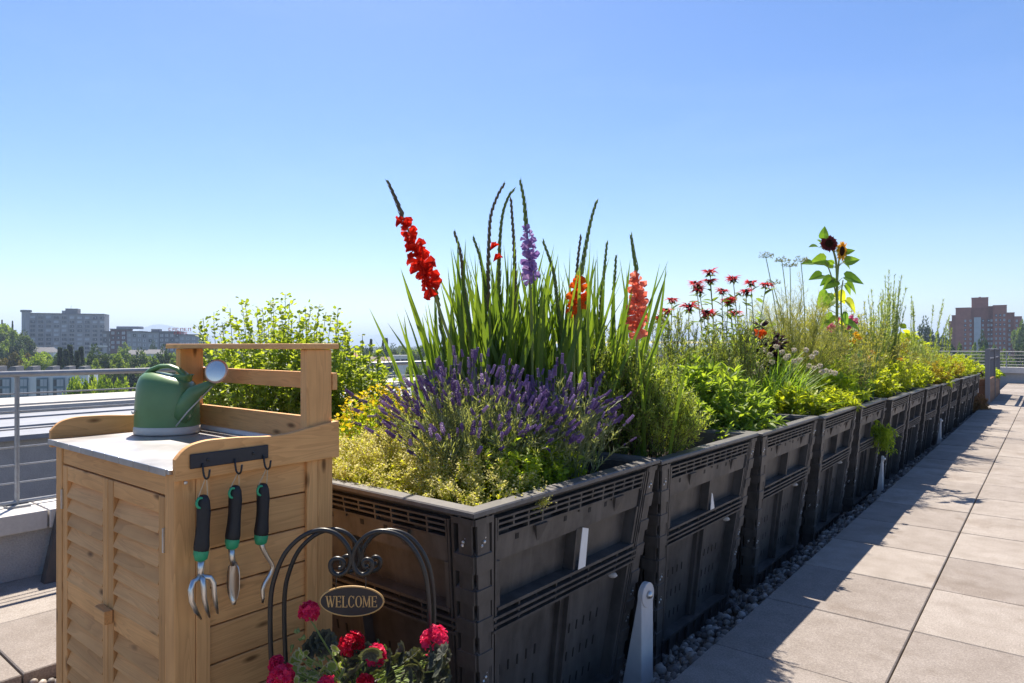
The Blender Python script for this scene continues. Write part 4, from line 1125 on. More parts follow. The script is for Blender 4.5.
d = nrm(np.array([.50, -.80, .20])); rc = CC + rose
g = G(); back = rc - d * .030 - UP * .012 - E1 * .006
tube(g, [back, rc - d * .018 - UP * .004, rc - d * .004, rc + d * .002], [.013, .018, .036, .039], 28); g.build('rose_cup', M['rose'], t, smooth=True)
g = G(); tube(g, [rc + d * .002, rc + d * .006, rc + d * .0075], [.041, .040, .034], 36, 1); 
s_ = nrm(np.cross(d, UP)); n_ = np.cross(s_, d); rings = []
for k in range(8):
    r_ = .034 * (1 - k / 7.6); q = np.arange(36) * 2 * math.pi / 36
    rings.append(rc + d * (.0075 + .0022 * (1 - (r_ / .034) ** 2)) + s_ * (r_ * np.cos(q))[:, None] + n_ * (r_ * np.sin(q))[:, None])
loft(g, rings, False, True); g.build('rose_face', [M['chrome'], M['rose']], t, smooth=True)
g = G()
for a0, b0, a1, b1 in ((-.090, .078, -.084, .070), (-.084, .070, -.074, .082)):
    q0 = cp(a0, b0, -.0405 - .06 * (1 - abs(a0) / .12)); q1 = cp(a1, b1, -.0405 - .06 * (1 - abs(a1) / .12)); tube(g, [q0, (q0 + q1) / 2 - E2 * .001, q1], .0022, 6)
g.build('emblem', M['can_base'], t)

# ================================================================== WELCOME STAND
ZS = 1.62
SO = at(352, 601, ZS)
def sp(cx, cy, back=0.0):
    """crop pixel of the enlarged detail -> point in the stand's plane"""
    return at(260 + cx / 4.19, 520 + cy / 4.19, ZS) + FWD * back
t = stand = thing('wire_plant_stand', (SO[0], SO[1], -.1), 'black wire plant stand with double arch and scrolls beside the cabinet', 'plant stand')
def smooth(pts, n=60):
    P_ = np.array(pts, float); t_ = np.linspace(0, len(P_) - 1, n); i = np.clip(t_.astype(int), 0, len(P_) - 2); f = (t_ - i)[:, None]
    p0 = P_[np.clip(i - 1, 0, None)]; p1 = P_[i]; p2 = P_[i + 1]; p3 = P_[np.clip(i + 2, None, len(P_) - 1)]
    return .5 * ((2 * p1) + (-p0 + p2) * f + (2 * p0 - 5 * p1 + 4 * p2 - p3) * f ** 2 + (-p0 + 3 * p1 - 3 * p2 + p3) * f ** 3)
left = [(72, 1250), (58, 900), (50, 650), (43, 470), (45, 330), (62, 240), (105, 140), (175, 70), (250, 42), (315, 56), (360, 100), (380, 150), (372, 200), (345, 226), (315, 226), (297, 205), (297, 178), (315, 162), (340, 165), (352, 182), (345, 200), (330, 203)]
right = [(680, 1250), (686, 900), (695, 680), (708, 500), (708, 350), (690, 220), (650, 130), (590, 68), (510, 46), (445, 66), (402, 115), (388, 160), (398, 205), (425, 228), (455, 220), (470, 198), (465, 172), (445, 165), (432, 180), (440, 197), (455, 192)]
for back, ox in ((0, 0), (.10, 0)):
    for q in (left, right):
        g = G(); s_ = -1 if q is right else 1
        pts = [sp(a, b, back) - UP * back * .26 for a, b in smooth(q, 110)]
        tube(g, pts, .0058, 8); g.build('arch', M['black_metal'], t, smooth=True)
for pt in (left[2], right[2], left[8], right[8]):
    g = G(); tube(g, [sp(pt[0], pt[1]), sp(pt[0], pt[1], .05) - UP * .013, sp(pt[0], pt[1], .10) - UP * .026], .004, 6); g.build('cross_wire', M['black_metal'], t)
g = G()
for z in (.10, .22, .335):
    c = np.array([SO[0], SO[1], z]) + FWD * .06; a = np.linspace(0, 2 * math.pi, 33); tube(g, [c + RGT * .185 * math.cos(q) + FWD * .15 * math.sin(q) for q in a], .004, 6)
g.build('basket_ring', M['black_metal'], t, smooth=True)
# sign
t = thing('welcome_sign', SO, 'oval dark sign reading WELCOME in gold letters hanging from the wire stand', 'sign')
a_, b_ = .0765, .0355
F3 = -FWD
def se(u, v, w_): return SO + RGT * u + UP * v + F3 * w_
def slab(g, loop, w0, w1, mat=0):
    n = len(loop); V = [se(u, v, w1) for u, v in loop] + [se(u, v, w0) for u, v in loop]
    g.add(V, [np.arange(n), n + np.arange(n)[::-1], np.array([(i, n + i, n + (i + 1) % n, (i + 1) % n) for i in range(n)])], mat, .8)
an = np.linspace(0, 2 * math.pi, 49)[:-1]
g = G(); slab(g, [(a_ * math.cos(q), b_ * math.sin(q)) for q in an], -.004, .003); g.build('plate', M['signface'], t)
g = G(); tube(g, [se(a_ * math.cos(q), b_ * math.sin(q), .001) for q in np.linspace(0, 2 * math.pi, 65)], .0024, 8); g.build('gold_edge', M['gold'], t, smooth=True)
def glyph(ch, x, w_, h):
    """condensed serif capital: quads and arcs as thin raised shapes"""
    g = G(); k = .0034 * .95; th = .0014; W0, W1 = .0032, .0042
    def bar(u0, v0, u1, v1, t_):
        d = np.array([u1 - u0, v1 - v0]); d = d / np.linalg.norm(d); n = np.array([-d[1], d[0]]) * t_ / 2
        slab(g, [(u0 + n[0], v0 + n[1]), (u0 - n[0], v0 - n[1]), (u1 - n[0], v1 - n[1]), (u1 + n[0], v1 + n[1])], W0, W1)
    def ser(u, v, half=.0032): bar(u - half, v, u + half, v, th)
    def arc(c0, c1, a0, a1):
        A = np.linspace(a0, a1, 22)
        for q, r in zip(A[:-1], A[1:]):
            t0 = th * .55 + (k - th) * abs(math.cos(q)) * .5; t1 = th * .55 + (k - th) * abs(math.cos(r)) * .5
            rx, ry = w_ / 2, h / 2
            slab(g, [(c0 + (rx) * math.cos(q), c1 + ry * math.sin(q)), (c0 + (rx - 2 * t0) * math.cos(q), c1 + (ry - th) * math.sin(q)), (c0 + (rx - 2 * t1) * math.cos(r), c1 + (ry - th) * math.sin(r)), (c0 + rx * math.cos(r), c1 + ry * math.sin(r))], W0, W1)
    y0, y1 = -h / 2, h / 2; l = x - w_ / 2; r = x + w_ / 2
    if ch in 'LE':
        bar(l + .0025, y0, l + .0025, y1, k); ser(l + .0025, y1 - th / 2, .0038); bar(l, y0 + th / 2, r, y0 + th / 2, th); bar(r - th / 2, y0, r - th / 2, y0 + .006, th)
        if ch == 'E': bar(l, y1 - th / 2, r - .0006, y1 - th / 2, th); bar(r - th / 2 - .0006, y1, r - th / 2 - .0006, y1 - .006, th); bar(l + .002, 0, r - .003, 0, th); bar(r - .003, -.003, r - .003, .003, th)
    if ch == 'W':
        q = w_ / 4
        bar(l + .001, y1, l + q + .001, y0, k); bar(l + q + .0006, y0, x, y1 * .8, th); bar(x - .001, y1, r - q - .001, y0, k); bar(r - q - .0006, y0, r - .0008, y1, th)
        ser(l + .001, y1 - th / 2); ser(x - .001, y1 - th / 2, .0028); ser(r - .0008, y1 - th / 2)
    if ch == 'M':
        bar(l + .0012, y0, l + .0018, y1, th); bar(l + .002, y1, x, y0 + .002, k * .9); bar(x, y0 + .002, r - .003, y1, th); bar(r - .0026, y0, r - .003, y1, k)
        ser(l + .0012, y0 + th / 2, .0026); ser(r - .0026, y0 + th / 2); ser(l + .001, y1 - th / 2, .0026); ser(r - .0016, y1 - th / 2, .0028)
    if ch == 'O': arc(x, 0, 0, 2 * math.pi)
    if ch == 'C': arc(x, 0, math.pi * .25, math.pi * 1.75); bar(r - .0016, h * .22, r - .0016, h * .48, th); bar(r - .0016, -h * .22, r - .0016, -h * .40, th)
    return g
hs_ = .0285; ws = [.0205, .0135, .0125, .0150, .0160, .0185, .0135]; tw = sum(ws) + 6 * .0022; x = -tw / 2
for ch, w_ in zip('WELCOME', ws):
    glyph(ch, x + w_ / 2, w_, hs_ - .0015 * abs(x + w_ / 2) / .05).build('letter', M['gold'], t); x += w_ + .0022
g = G()
for px_ in (318, 442):
    top = sp(px_, 226); bot = sp(px_, 284); tube(g, [top, (top + bot) / 2 + RGT * .001, bot], .0013, 5)
g.build('hanger_wire', M['black_metal'], t)
#==PLANTS==
# ================================================================== PLANTS
def bez(B, C, T, K):
    t = np.linspace(0, 1, K)[None, :, None]
    return (1 - t) ** 2 * B[:, None] + 2 * t * (1 - t) * C[:, None] + t ** 2 * T[:, None]

def grow(c, rb, rt, h, S, K=7, flat=(1, 1), lo=.35, lean=(0, 0), sag=.0, even=1.0):
    """S curved stems from a patch of radius rb to a dome of radius rt and height h"""
    c = np.asarray(c, float)
    a = rng.uniform(0, 2 * math.pi, S); q = rng.random(S) ** .5
    B = np.stack([np.cos(a) * q * rb * flat[0], np.sin(a) * q * rb * flat[1], np.zeros(S)], 1)
    a2 = a + rng.normal(0, .5, S); q2 = np.clip(q + rng.normal(0, .15, S), 0, 1.05)
    T = np.stack([np.cos(a2) * q2 * rt * flat[0] + lean[0], np.sin(a2) * q2 * rt * flat[1] + lean[1], h * (1 - (1 - lo) * q2 ** 2) * rng.uniform(.72, 1.04, S) ** even], 1)
    C = B * .6 + T * .4; C[:, 2] = T[:, 2] * (.65 + sag)
    return bez(B + c, C + c, T + c, K)

def on_stems(PTS, n, t0, t1=1.0, power=1.0):
    """n random positions on each stem: points, tangents, t"""
    S, K, _ = PTS.shape
    t = t0 + (t1 - t0) * rng.random((S, n)) ** power
    f = t * (K - 1); i = np.clip(f.astype(int), 0, K - 2); f = (f - i)[..., None]
    s = np.arange(S)[:, None]
    P = PTS[s, i] * (1 - f) + PTS[s, i + 1] * f; T = PTS[s, i + 1] - PTS[s, i]
    return P.reshape(-1, 3), nrm(T.reshape(-1, 3)), t.ravel()

def around(T, ang, jit=.25):
    """directions leaving the tangent T at about ang radians, any side"""
    n = len(T); r = nrm(np.cross(T, nrm(rng.normal(0, 1, (n, 3))))); a = ang + rng.normal(0, jit, n)
    return T * np.cos(a)[:, None] + r * np.sin(a)[:, None]

MAT = {
 'lav_leaf': leafmat('lavender_leaf', (.085, .10, .068), (.175, .20, .135), .4),
 'lav_dry': leafmat('lavender_stem', (.10, .11, .07), (.14, .17, .08), .3),
 'lav_flower': leafmat('lavender_flower', (.18, .11, .30), (.38, .25, .54), .45, c=(.54, .40, .66)),
 'rosemary': leafmat('rosemary_leaf', (.10, .135, .036), (.20, .245, .065), .45),
 'rosemary_dark': leafmat('upright_rosemary', (.08, .11, .038), (.16, .19, .06), .4),
 'thyme': leafmat('cream_flower', (.58, .54, .12), (.76, .70, .26), .45, c=(.82, .76, .46)),
 'thyme_leaf': leafmat('yellow_green_leaf', (.20, .225, .035), (.36, .37, .07), .5),
 'mint': leafmat('mint_leaf', (.10, .15, .02), (.22, .265, .035), .55),
 'sage': leafmat('sage_leaf', (.07, .115, .025), (.15, .20, .045), .5),
 'glad': leafmat('gladiolus_blade', (.034, .064, .015), (.078, .118, .024), .45, .4),
 'gladbud': leafmat('gladiolus_bud', (.065, .10, .038), (.12, .155, .065), .45),
 'bronze': leafmat('bronze_bud', (.17, .135, .085), (.24, .20, .12), .4),
 'red': leafmat('red_petal', (.62, .018, .008), (.80, .035, .015), .4, .7, spec=.12),
 'salmon': leafmat('salmon_petal', (.84, .19, .115), (.92, .30, .20), .45, .7, spec=.12),
 'orange': leafmat('orange_petal', (.75, .10, .012), (.85, .17, .02), .4, .7, spec=.12),
 'violet': leafmat('violet_petal', (.30, .16, .46), (.48, .32, .62), .4, .7, spec=.12),
 'yellow': leafmat('yellow_flower', (.72, .50, .01), (.85, .66, .03), .45, .5),
 'shrub': leafmat('shrub_leaf', (.078, .115, .024), (.17, .205, .05), .5),
 'beebalm': leafmat('bee_balm_petal', (.55, .03, .05), (.72, .09, .10), .5),
 'beeleaf': leafmat('bee_balm_leaf', (.04, .07, .02), (.10, .145, .035), .4),
 'dark_center': leafmat('dark_centre', (.035, .018, .012), (.075, .035, .02), .1, .9, spec=.05),
 'maroon': leafmat('maroon_petal', (.09, .006, .008), (.16, .015, .015), .3),
 'sunpetal': leafmat('sunflower_petal', (.72, .34, .01), (.80, .48, .02), .45),
 'sunleaf': leafmat('sunflower_leaf', (.05, .105, .02), (.10, .165, .03), .5),
 'sunold': leafmat('old_leaf', (.22, .26, .03), (.30, .32, .04), .45),
 'stem': leafmat('green_stem', (.09, .125, .035), (.15, .17, .05), .1),
 'brownstem': leafmat('brown_stem', (.11, .075, .045), (.16, .12, .06), .1),
 'fennel': leafmat('fennel', (.12, .126, .045), (.215, .222, .085), .35),
 'chive': leafmat('chive_leaf', (.06, .115, .025), (.12, .18, .035), .4),
 'cream': leafmat('cream_head', (.74, .68, .56), (.88, .83, .73), .5),
 'ygreen': leafmat('lime_leaf', (.095, .13, .016), (.21, .235, .028), .5),
 'gold': leafmat('golden_leaf', (.34, .27, .02), (.50, .38, .03), .5),
 'grass': leafmat('grey_green_leaf', (.085, .12, .05), (.17, .21, .085), .4),
 'pinkf': leafmat('pink_petal', (.62, .10, .22), (.75, .22, .36), .4),
 'purple_leaf': leafmat('purple_leaf', (.028, .012, .02), (.06, .028, .035), .3),
 'leek': leafmat('blue_green_blade', (.035, .085, .045), (.07, .13, .06), .3),
 'ger': leafmat('geranium_leaf', (.012, .015, .013), (.024, .027, .022), .1),
 'gerv': leafmat('variegated_leaf', (.52, .50, .22), (.62, .60, .36), .3),
 'gervin': leafmat('variegated_middle', (.10, .15, .03), (.16, .20, .05), .3),
 'gerf': leafmat('magenta_petal', (.78, .015, .085), (.88, .05, .16), .4),
 'gerf2': leafmat('scarlet_petal', (.74, .01, .035), (.84, .03, .08), .4),
 'dry': leafmat('dry_leaf', (.32, .17, .07), (.42, .26, .12), .3),
}
def soil_at(x, y): return .66 - .0056 * (y - 1.36)

def plant(name, c, label, cat='plant', group=None): return thing(name, c, label, cat, group)

# ---- cream flowered thyme filling the front of the first bin
c = np.array([-1.80, 1.62, .66])
t = plant('flowering_herb', c, 'low mound of cream and yellow green flowers spilling over the first bin, left front')
ST = np.concatenate([grow((-1.93, 1.63, .65), .34, .40, .235, 360, 6, (1, .6), .5), grow((-1.52, 1.66, .64), .22, .28, .20, 170, 6, (1, .8), .5), grow((-2.15, 1.85, .65), .22, .26, .24, 150, 6, (1, 1), .5)])
g = G(); stems(g, ST, .0013, .0007, 0)
P, T, _ = on_stems(ST, 26, .25, 1); scatter(g, LEAF, P, around(T, .9), .005, rng.uniform(.009, .016, len(P)), 0); g.build('foliage', MAT['thyme_leaf'], t)
g = G(); P, T, tt = on_stems(ST, 60, .55, 1.0, .55); P = P + rng.normal(0, .008, P.shape)
scatter(g, ROUND, P, nrm(rng.normal(0, 1, P.shape) + [0, 0, .6]), rng.uniform(.0045, .009, len(P)), rng.uniform(.0045, .009, len(P)), 0); g.build('flowers', MAT['thyme'], t)

# ---- lavender
c = np.array([-1.66, 1.96, .66])
t = plant('lavender', c, 'bushy lavender covered in purple flower spikes in the first bin')
LS = np.concatenate([grow((-1.70, 1.88, .66), .18, .37, .50, 340, 8, lo=.55), grow((-1.50, 2.14, .66), .14, .25, .46, 130, 8, lo=.5, lean=(.04, .0))])
g = G(); stems(g, LS[:, :6], .0022, .0014, 1); stems(g, LS[:, 5:], .0014, .0009, 0)
P, T, _ = on_stems(LS, 30, .18, .80, .8); scatter(g, NEEDLE, P, around(T, .6), .0042, rng.uniform(.022, .042, len(P)), 0)
g.build('foliage', [MAT['lav_leaf'], MAT['lav_dry']], t)
def spike_tmpl(nw=7, nb=6):
    L = []
    for k in range(nw):
        y = k / nw
        for q in range(nb):
            a = q * 2 * math.pi / nb + k * .6; r = .10
            L.append(inst(BUD, (r * .3 * math.cos(a), y, r * .3 * math.sin(a)), (math.cos(a) * .9, .75, math.sin(a) * .9), .11, .22 * (1 - .35 * y)))
    return merge(L)
SPK = spike_tmpl()
g = G(); keep = rng.random(len(LS)) < .97; P = LS[keep, -1]; T = nrm(LS[keep, -1] - LS[keep, -2])
# straggling stems leaning left and hanging to the right
LT = [(360, 425), (372, 432), (383, 410), (398, 398), (366, 402), (375, 416), (392, 392), (403, 405), (412, 384), (390, 424), (352, 395), (384, 400), (400, 418), (358, 411)]
RTp = [(600, 398), (606, 401), (612, 410), (617, 398), (603, 408), (610, 417), (628, 396), (597, 412), (607, 395), (614, 403), (592, 402), (588, 408), (604, 425)]
ex = []
for (a, b) in LT: ex.append((np.array([-1.78, 1.86, .74]) + rng.normal(0, .03, 3), at(a, b, 2.55 + random.uniform(-.12, .12))))
for (a, b) in RTp: ex.append((np.array([-1.45, 2.15, .80]) + rng.normal(0, .03, 3), at(a, b, 2.62 + random.uniform(-.06, .06))))
B = np.array([e[0] for e in ex]); E_ = np.array([e[1] for e in ex]); C_ = B * .5 + E_ * .5 + [0, 0, .06]
XS = bez(B, C_, E_, 7); g2 = G(); stems(g2, XS, .0014, .001, 0); P2, T2, _ = on_stems(XS, 14, .1, .8); scatter(g2, NEEDLE, P2, around(T2, .5), .004, .03, 0); g2.build('foliage', MAT['lav_leaf'], t)
P = np.concatenate([P, XS[:, -1]]); T = np.concatenate([T, nrm(XS[:, -1] - XS[:, -2])])
hint = rng.normal(0, 1, (len(P), 3)); L_ = rng.uniform(.027, .046, len(P))
scatter(g, SPK, P - T * .006, nrm(T + rng.normal(0, .12, T.shape)), L_ * rng.uniform(.7, 1.15, len(P)), L_, 0, rng.random(len(P)), hint)
Pm = P - T * rng.uniform(.02, .035, len(P))[:, None]; k2 = rng.random(len(P)) < .6
scatter(g, SPK, Pm[k2], T[k2], L_[k2] * .7, L_[k2] * .35, 0, rng.random(k2.sum()), hint[k2])
g.build('flower_spikes', MAT['lav_flower'], t)

# ---- light green mint at the right front of bin one
c = np.array([-1.42, 1.86, .66])
t = plant('mint', c, 'bright green small leaved herb between the lavender and the near rim of the first bin')
ST = np.concatenate([grow((-1.47, 1.80, .63), .16, .20, .27, 70, 7, (.8, 1.2), .5), grow((-1.44, 2.0, .63), .11, .16, .24, 46, 7, (.7, 1.3), .5)]); g = G(); stems(g, ST, .0016, .001, 1)
P, T, _ = on_stems(ST, 26, .12, 1); A = around(T, 1.0); scatter(g, LEAF6, P, A, rng.uniform(.011, .019, len(P)), rng.uniform(.016, .030, len(P)), 0); g.build('foliage', [MAT['mint'], MAT['stem']], t)

# ---- yellow flowers and greens at the back left of bin one
c = np.array([-2.22, 1.92, .66])
t = plant('yellow_flower', c, 'rounded clump of small yellow flowers right of the cabinet upright')
ST = grow((-2.18, 1.84, .66), .16, .25, .36, 170, 6, lo=.55); g = G(); stems(g, ST, .0016, .001, 0)
P, T, _ = on_stems(ST, 24, .15, .95); scatter(g, LEAF, P, around(T, .8), .008, rng.uniform(.016, .03, len(P)), 0); g.build('foliage', MAT['mint'], t)
g = G(); P = np.concatenate([ST[:, -1] + rng.normal(0, .016, (len(ST), 3)) for _ in range(6)])
scatter(g, LOBED, P, nrm(rng.normal(0, .7, P.shape) + [0, 0, .4]), rng.uniform(.011, .019, len(P)), rng.uniform(.011, .019, len(P)), 0); g.build('flowers', MAT['yellow'], t)
c = np.array([-2.05, 2.30, .66])
t = plant('strap_leaf_plant', c, 'sparse upright green blades standing behind the lavender stems')
g = G()
B = np.array([[-2.05, 2.25, .66]]) + rng.normal(0, .07, (36, 3)) * [1.6, 1, 0]; A = nrm(np.array([0, 0, 1.]) + rng.normal(0, .22, (36, 3)))
scatter(g, BLADE, B, A, rng.uniform(.010, .016, 36), rng.uniform(.26, .50, 36), 0); g.build('blades', MAT['glad'], t)

# ---- gladioli
def petal_flower(g, p, axis, size, mat=0):
    n = 6; k = rng.uniform(0, 6.28); ref = nrm(np.cross(axis, [.1, .2, .97])); r2 = np.cross(axis, ref)
    a = k + np.arange(n) * 2 * math.pi / n; d = np.cos(a)[:, None] * ref + np.sin(a)[:, None] * r2
    A = nrm(axis * .40 + d * 1.0 + rng.normal(0, .28, (n, 3))); s = size * rng.uniform(.7, 1.2, n)
    scatter(g, PETAL, np.repeat(p[None], n, 0), A, s * 1.0, s, mat, None, np.repeat(axis[None], n, 0) + rng.normal(0, .35, (n, 3)))
def gladiolus(pxs, flower, label, Zb, blades=11, bw=(.012, .028), base=None, col=None, bl=(.48, 1.0), buds='gladbud', side=None, extra=None, size=.05):
    """spike path given bottom to top; flower = (t0, t1) part of the spike in bloom"""
    pts = np.array([at(x, y, Zb) for x, y in pxs]); b = pts[0].copy()
    if base is not None: b = base
    b = np.array([b[0], b[1], .66])
    pts = np.concatenate([[b], pts]); pts = np.array(smooth(pts, 40))
    t = plant('gladiolus', b, label, 'flower', 'gladioli behind the lavender')
    g = G(); tube(g, pts, np.linspace(.007, .0028, 40), 7); g.build('flower_stalk', MAT['stem'], t, smooth=True)
    L = np.concatenate([[0], np.cumsum(np.linalg.norm(np.diff(pts, axis=0), axis=1))]); tot = L[-1]
    def pos(s): return np.array([np.interp(s, L, pts[:, k]) for k in range(3)])
    toward = nrm(side if side is not None else -FWD * .8 + RGT * random.uniform(-.5, .5))
    # buds: two rows of pointed sheaths towards the tip
    g = G(); s0 = (flower[1] if flower else .55) * tot; s = s0; k = 0
    while s < tot - .004:
        p = pos(s); T = nrm(pos(min(s + .01, tot)) - pos(s - .01)); sd = nrm(np.cross(T, toward)) * (1 if k % 2 else -1) * .55 + toward * .45
        q = (s - s0) / (tot - s0); l = .060 * (1 - .5 * q)
        scatter(g, BUDN, (p - T * l * .3 + sd * .0015)[None], (T * 1.0 + sd * .22)[None], l * .40, l, 0, .3 + .5 * random.random(), sd[None]); s += .019 - .007 * q; k += 1
    g.build('buds', MAT[buds], t)
    if flower:
        g = G(); s = flower[0] * tot; k = 0
        while s < flower[1] * tot:
            p = pos(s); T = nrm(pos(s + .01) - pos(s - .01)); sd = nrm(np.cross(T, toward)) * (1 if k % 2 else -1)
            ax = nrm(toward * .9 + sd * .55 + T * .25); q = (s - flower[0] * tot) / max(1e-6, (flower[1] - flower[0]) * tot)
            petal_flower(g, p + ax * .012, ax, size * (1.1 - .42 * max(0, q - .5) * 2)); s += .021; k += 1
        g.build('flowers', MAT[col], t)
    if extra:
        g = G()
        for x, y in extra:
            p = at(x, y, Zb); ax = nrm(RGT * .6 + UP * .6); scatter(g, PETAL, np.repeat(p[None], 4, 0), ax + rng.normal(0, .15, (4, 3)), .022, .045, 0)
        g.build('opening_bud', MAT['red'], t)
    g = G(); n = int(blades * 2.3)
    B = b[None] + FWD[None] * .05 + rng.normal(0, 1, (n, 3)) * [.06, .06, 0]; A = nrm(np.array([0, 0, 1.]) + RGT[None] * rng.normal(0, .17, n)[:, None] + FWD[None] * rng.normal(0, .13, n)[:, None])
    hint = -FWD[None] * 1.0 + rng.normal(0, .7, (n, 3)) * [1, 1, .15]; L_ = bl[0] + (bl[1] - bl[0]) * rng.random(n) ** .8
    scatter(g, T_blade(.12), B, A, rng.uniform(*bw, n), L_, 0, None, hint * rng.choice([-1, 1], n)[:, None])
    g.build('leaf_blades', MAT['glad'], t)
    return t
ZG_ = 2.95
gladiolus([(452, 345), (437, 302), (420, 258), (404, 220), (396, 200), (387, 180)], (.635, .87), 'red gladiolus leaning left with a long bud tip', 2.75, 16, col='red', buds='bronze', size=.044, side=-FWD * .75 + RGT * -.2, base=np.array([-1.86, 2.22, 0]))
gladiolus([(470, 340), (464, 290), (461, 255), (454, 231)], None, 'gladiolus with a short green bud spike right of the red one', 2.8, 13, buds='bronze')
gladiolus([(486, 335), (484, 285), (480, 258), (473, 237)], None, 'short leafy gladiolus with narrow green buds, third from the left', 2.95, 13)
gladiolus([(490, 340), (488, 285), (489, 240), (491, 215), (498, 195), (505, 183)], None, 'gladiolus with dark bud spike and two small red opening buds', 2.9, 13, buds='bronze', extra=[(490, 251), (493, 262)])
gladiolus([(500, 340), (499, 280), (500, 240), (503, 213), (509, 196), (514, 190)], None, 'gladiolus with slender twin tipped spike left of the violet one', 2.95, 13, buds='gladbud')
gladiolus([(515, 340), (515, 285), (514, 245), (512, 215), (511, 200)], None, 'gladiolus with stout dark bud spike just left of the violet one', 2.9, 13, buds='bronze')
gladiolus([(532, 340), (530, 282), (528, 245), (526, 222), (524, 200), (520, 180)], (.655, .83), 'violet gladiolus with a tall green bud tip', 2.84, 9, col='violet', size=.032)
gladiolus([(560, 340), (557, 300), (553, 270), (543, 241)], None, 'gladiolus with single curved green spike right of the violet one', 2.95, 14)
gladiolus([(574, 345), (577, 310), (580, 280), (585, 250), (591, 220), (597, 200)], (.59, .71), 'orange gladiolus with a tall pointed green tip', 2.86, 7, col='orange', size=.034)
gladiolus([(575, 345), (575, 300), (577, 270), (579, 250), (581, 236)], None, 'gladiolus with thin dark spike beside the orange one', 3.1, 12, buds='bronze')
gladiolus([(600, 345), (601, 300), (604, 272), (607, 242)], None, 'gladiolus with broad green spike between the orange and salmon ones', 3.1, 14)
gladiolus([(614, 345), (613, 300), (615, 275), (616, 255)], None, 'short green budded gladiolus just left of the salmon one', 3.15, 13)
gladiolus([(637, 350), (638, 330), (637, 300), (637, 275), (634, 255), (631, 235)], (.57, .83), 'salmon gladiolus, the rightmost of the group', 3.0, 8, col='salmon', size=.041, bl=(.35, .58))
gladiolus([(545, 350), (546, 320), (547, 300), (548, 285)], None, 'leafy gladiolus with a hidden spike in the middle of the group', 3.1, 18, bl=(.5, .85))
gladiolus([(520, 350), (519, 320), (518, 300), (517, 285)], None, 'leafy gladiolus with crowded blades behind the lavender', 3.1, 20, bl=(.5, .85))
gladiolus([(444, 350), (441, 330), (439, 305), (436, 288)], None, 'leftmost green gladiolus with outward bending blades', 2.85, 16, bl=(.45, .75))

# ---- rosemary in the second bin
def rosemary(c, rb, rt, h, S, lab, mat='rosemary', nl=60, needle=(.015, .024), lo=.45, flat=(1, 1), t0=.1, lean=(0, 0), name='rosemary'):
    t = plant(name, c, lab)
    ST = grow(c, rb, rt, h, S, 9, flat, lo, lean); g = G(); stems(g, ST, .0022, .0012, 1)
    # short side shoots
    P, T, tt = on_stems(ST, 4, .35, .92); A = around(T, .6, .2); L = rng.uniform(.04, .09, len(P)) * (h / .5)
    E1_ = P + A * L[:, None] + [0, 0, .012]; SS = bez(P, (P + E1_) / 2 + A * .004 - [0, 0, .004], E1_, 4); stems(g, SS, .0014, .0008, 1)
    P, T, _ = on_stems(ST, nl, t0, 1); P2, T2, _ = on_stems(SS, int(nl * .3), .05, 1)
    P = np.concatenate([P, P2]); T = np.concatenate([T, T2])
    scatter(g, NEEDLE, P, around(T, .75, .2), rng.uniform(.0032, .005, len(P)), rng.uniform(*needle, len(P)), 0)
    g.build('foliage', [MAT[mat], MAT['brownstem']], t); return t
rosemary((-1.50, 2.84, .66), .19, .27, .52, 220, 'feathery rosemary bush rising at the near side of the second bin', lo=.42)
rosemary((-1.66, 2.70, .66), .20, .30, .62, 220, 'taller rosemary in front of the gladioli, behind the lavender', lo=.5)
rosemary((-1.95, 4.20, .66), .22, .36, .80, 80, 'dark upright rosemary left of the bee balm', 'rosemary_dark', lo=.65, needle=(.02, .032), t0=.15)
rosemary((-1.72, 4.72, .66), .12, .20, .82, 46, 'narrow dark rosemary standing under the bee balm flowers', 'rosemary_dark', lo=.7, needle=(.02, .034))
rosemary((-2.2, 3.55, .66), .22, .32, .78, 70, 'grey green rosemary behind the salmon gladiolus', 'rosemary_dark', lo=.6, needle=(.02, .03))

# ---- sage in the third bin
c = np.array([-1.62, 4.05, .66]); t = plant('sage', c, 'broad leaved bright green sage mound in the third bin')
ST = np.concatenate([grow((-1.72, 4.0, .64), .32, .50, .48, 190, 7, (.95, 1.1), .35), grow((-1.62, 3.85, .66), .22, .36, .30, 70, 7, (.9, 1.2), .2)]); g = G(); stems(g, ST, .003, .0018, 1)
P, T, _ = on_stems(ST, 22, .2, 1, .8); scatter(g, LEAF6, P, around(T, .75), rng.uniform(.015, .026, len(P)), rng.uniform(.038, .075, len(P)), 0)
g.build('foliage', [MAT['sage'], MAT['stem']], t)

# ---- chives and greens in the fourth bin
c = np.array([-1.62, 5.35, .66]); t = plant('chives', c, 'clump of chives with round cream flower heads in the fourth bin')
ST = grow((-1.66, 5.30, .65), .22, .46, .52, 330, 6, (.8, 1.15), .5, sag=.1); g = G(); scatter(g, BLADE2, ST[:, 0], nrm(ST[:, -1] - ST[:, 0]), rng.uniform(.006, .010, len(ST)), np.linalg.norm(ST[:, -1] - ST[:, 0], axis=1), 0); g.build('leaf_blades', MAT['chive'], t)
g = G(); hd = [(728, 372), (736, 368), (742, 362), (748, 366), (752, 357), (758, 364), (764, 350), (770, 355), (776, 347), (782, 352), (788, 356), (794, 350), (800, 360), (746, 374), (755, 372), (806, 350), (812, 357), (816, 353), (820, 366), (826, 371), (831, 372), (809, 366), (786, 358), (794, 361), (740, 372), (761, 369), (772, 362), (814, 368), (822, 372), (835, 373)]
for x, y in hd: pass
E_ = np.array([at(x, y, 5.2 + random.uniform(-.25, .25)) for x, y in hd]); B = np.array([[-1.64, 5.28, .66]]) + rng.normal(0, .10, (len(hd), 3)) * [1, 1, 0]
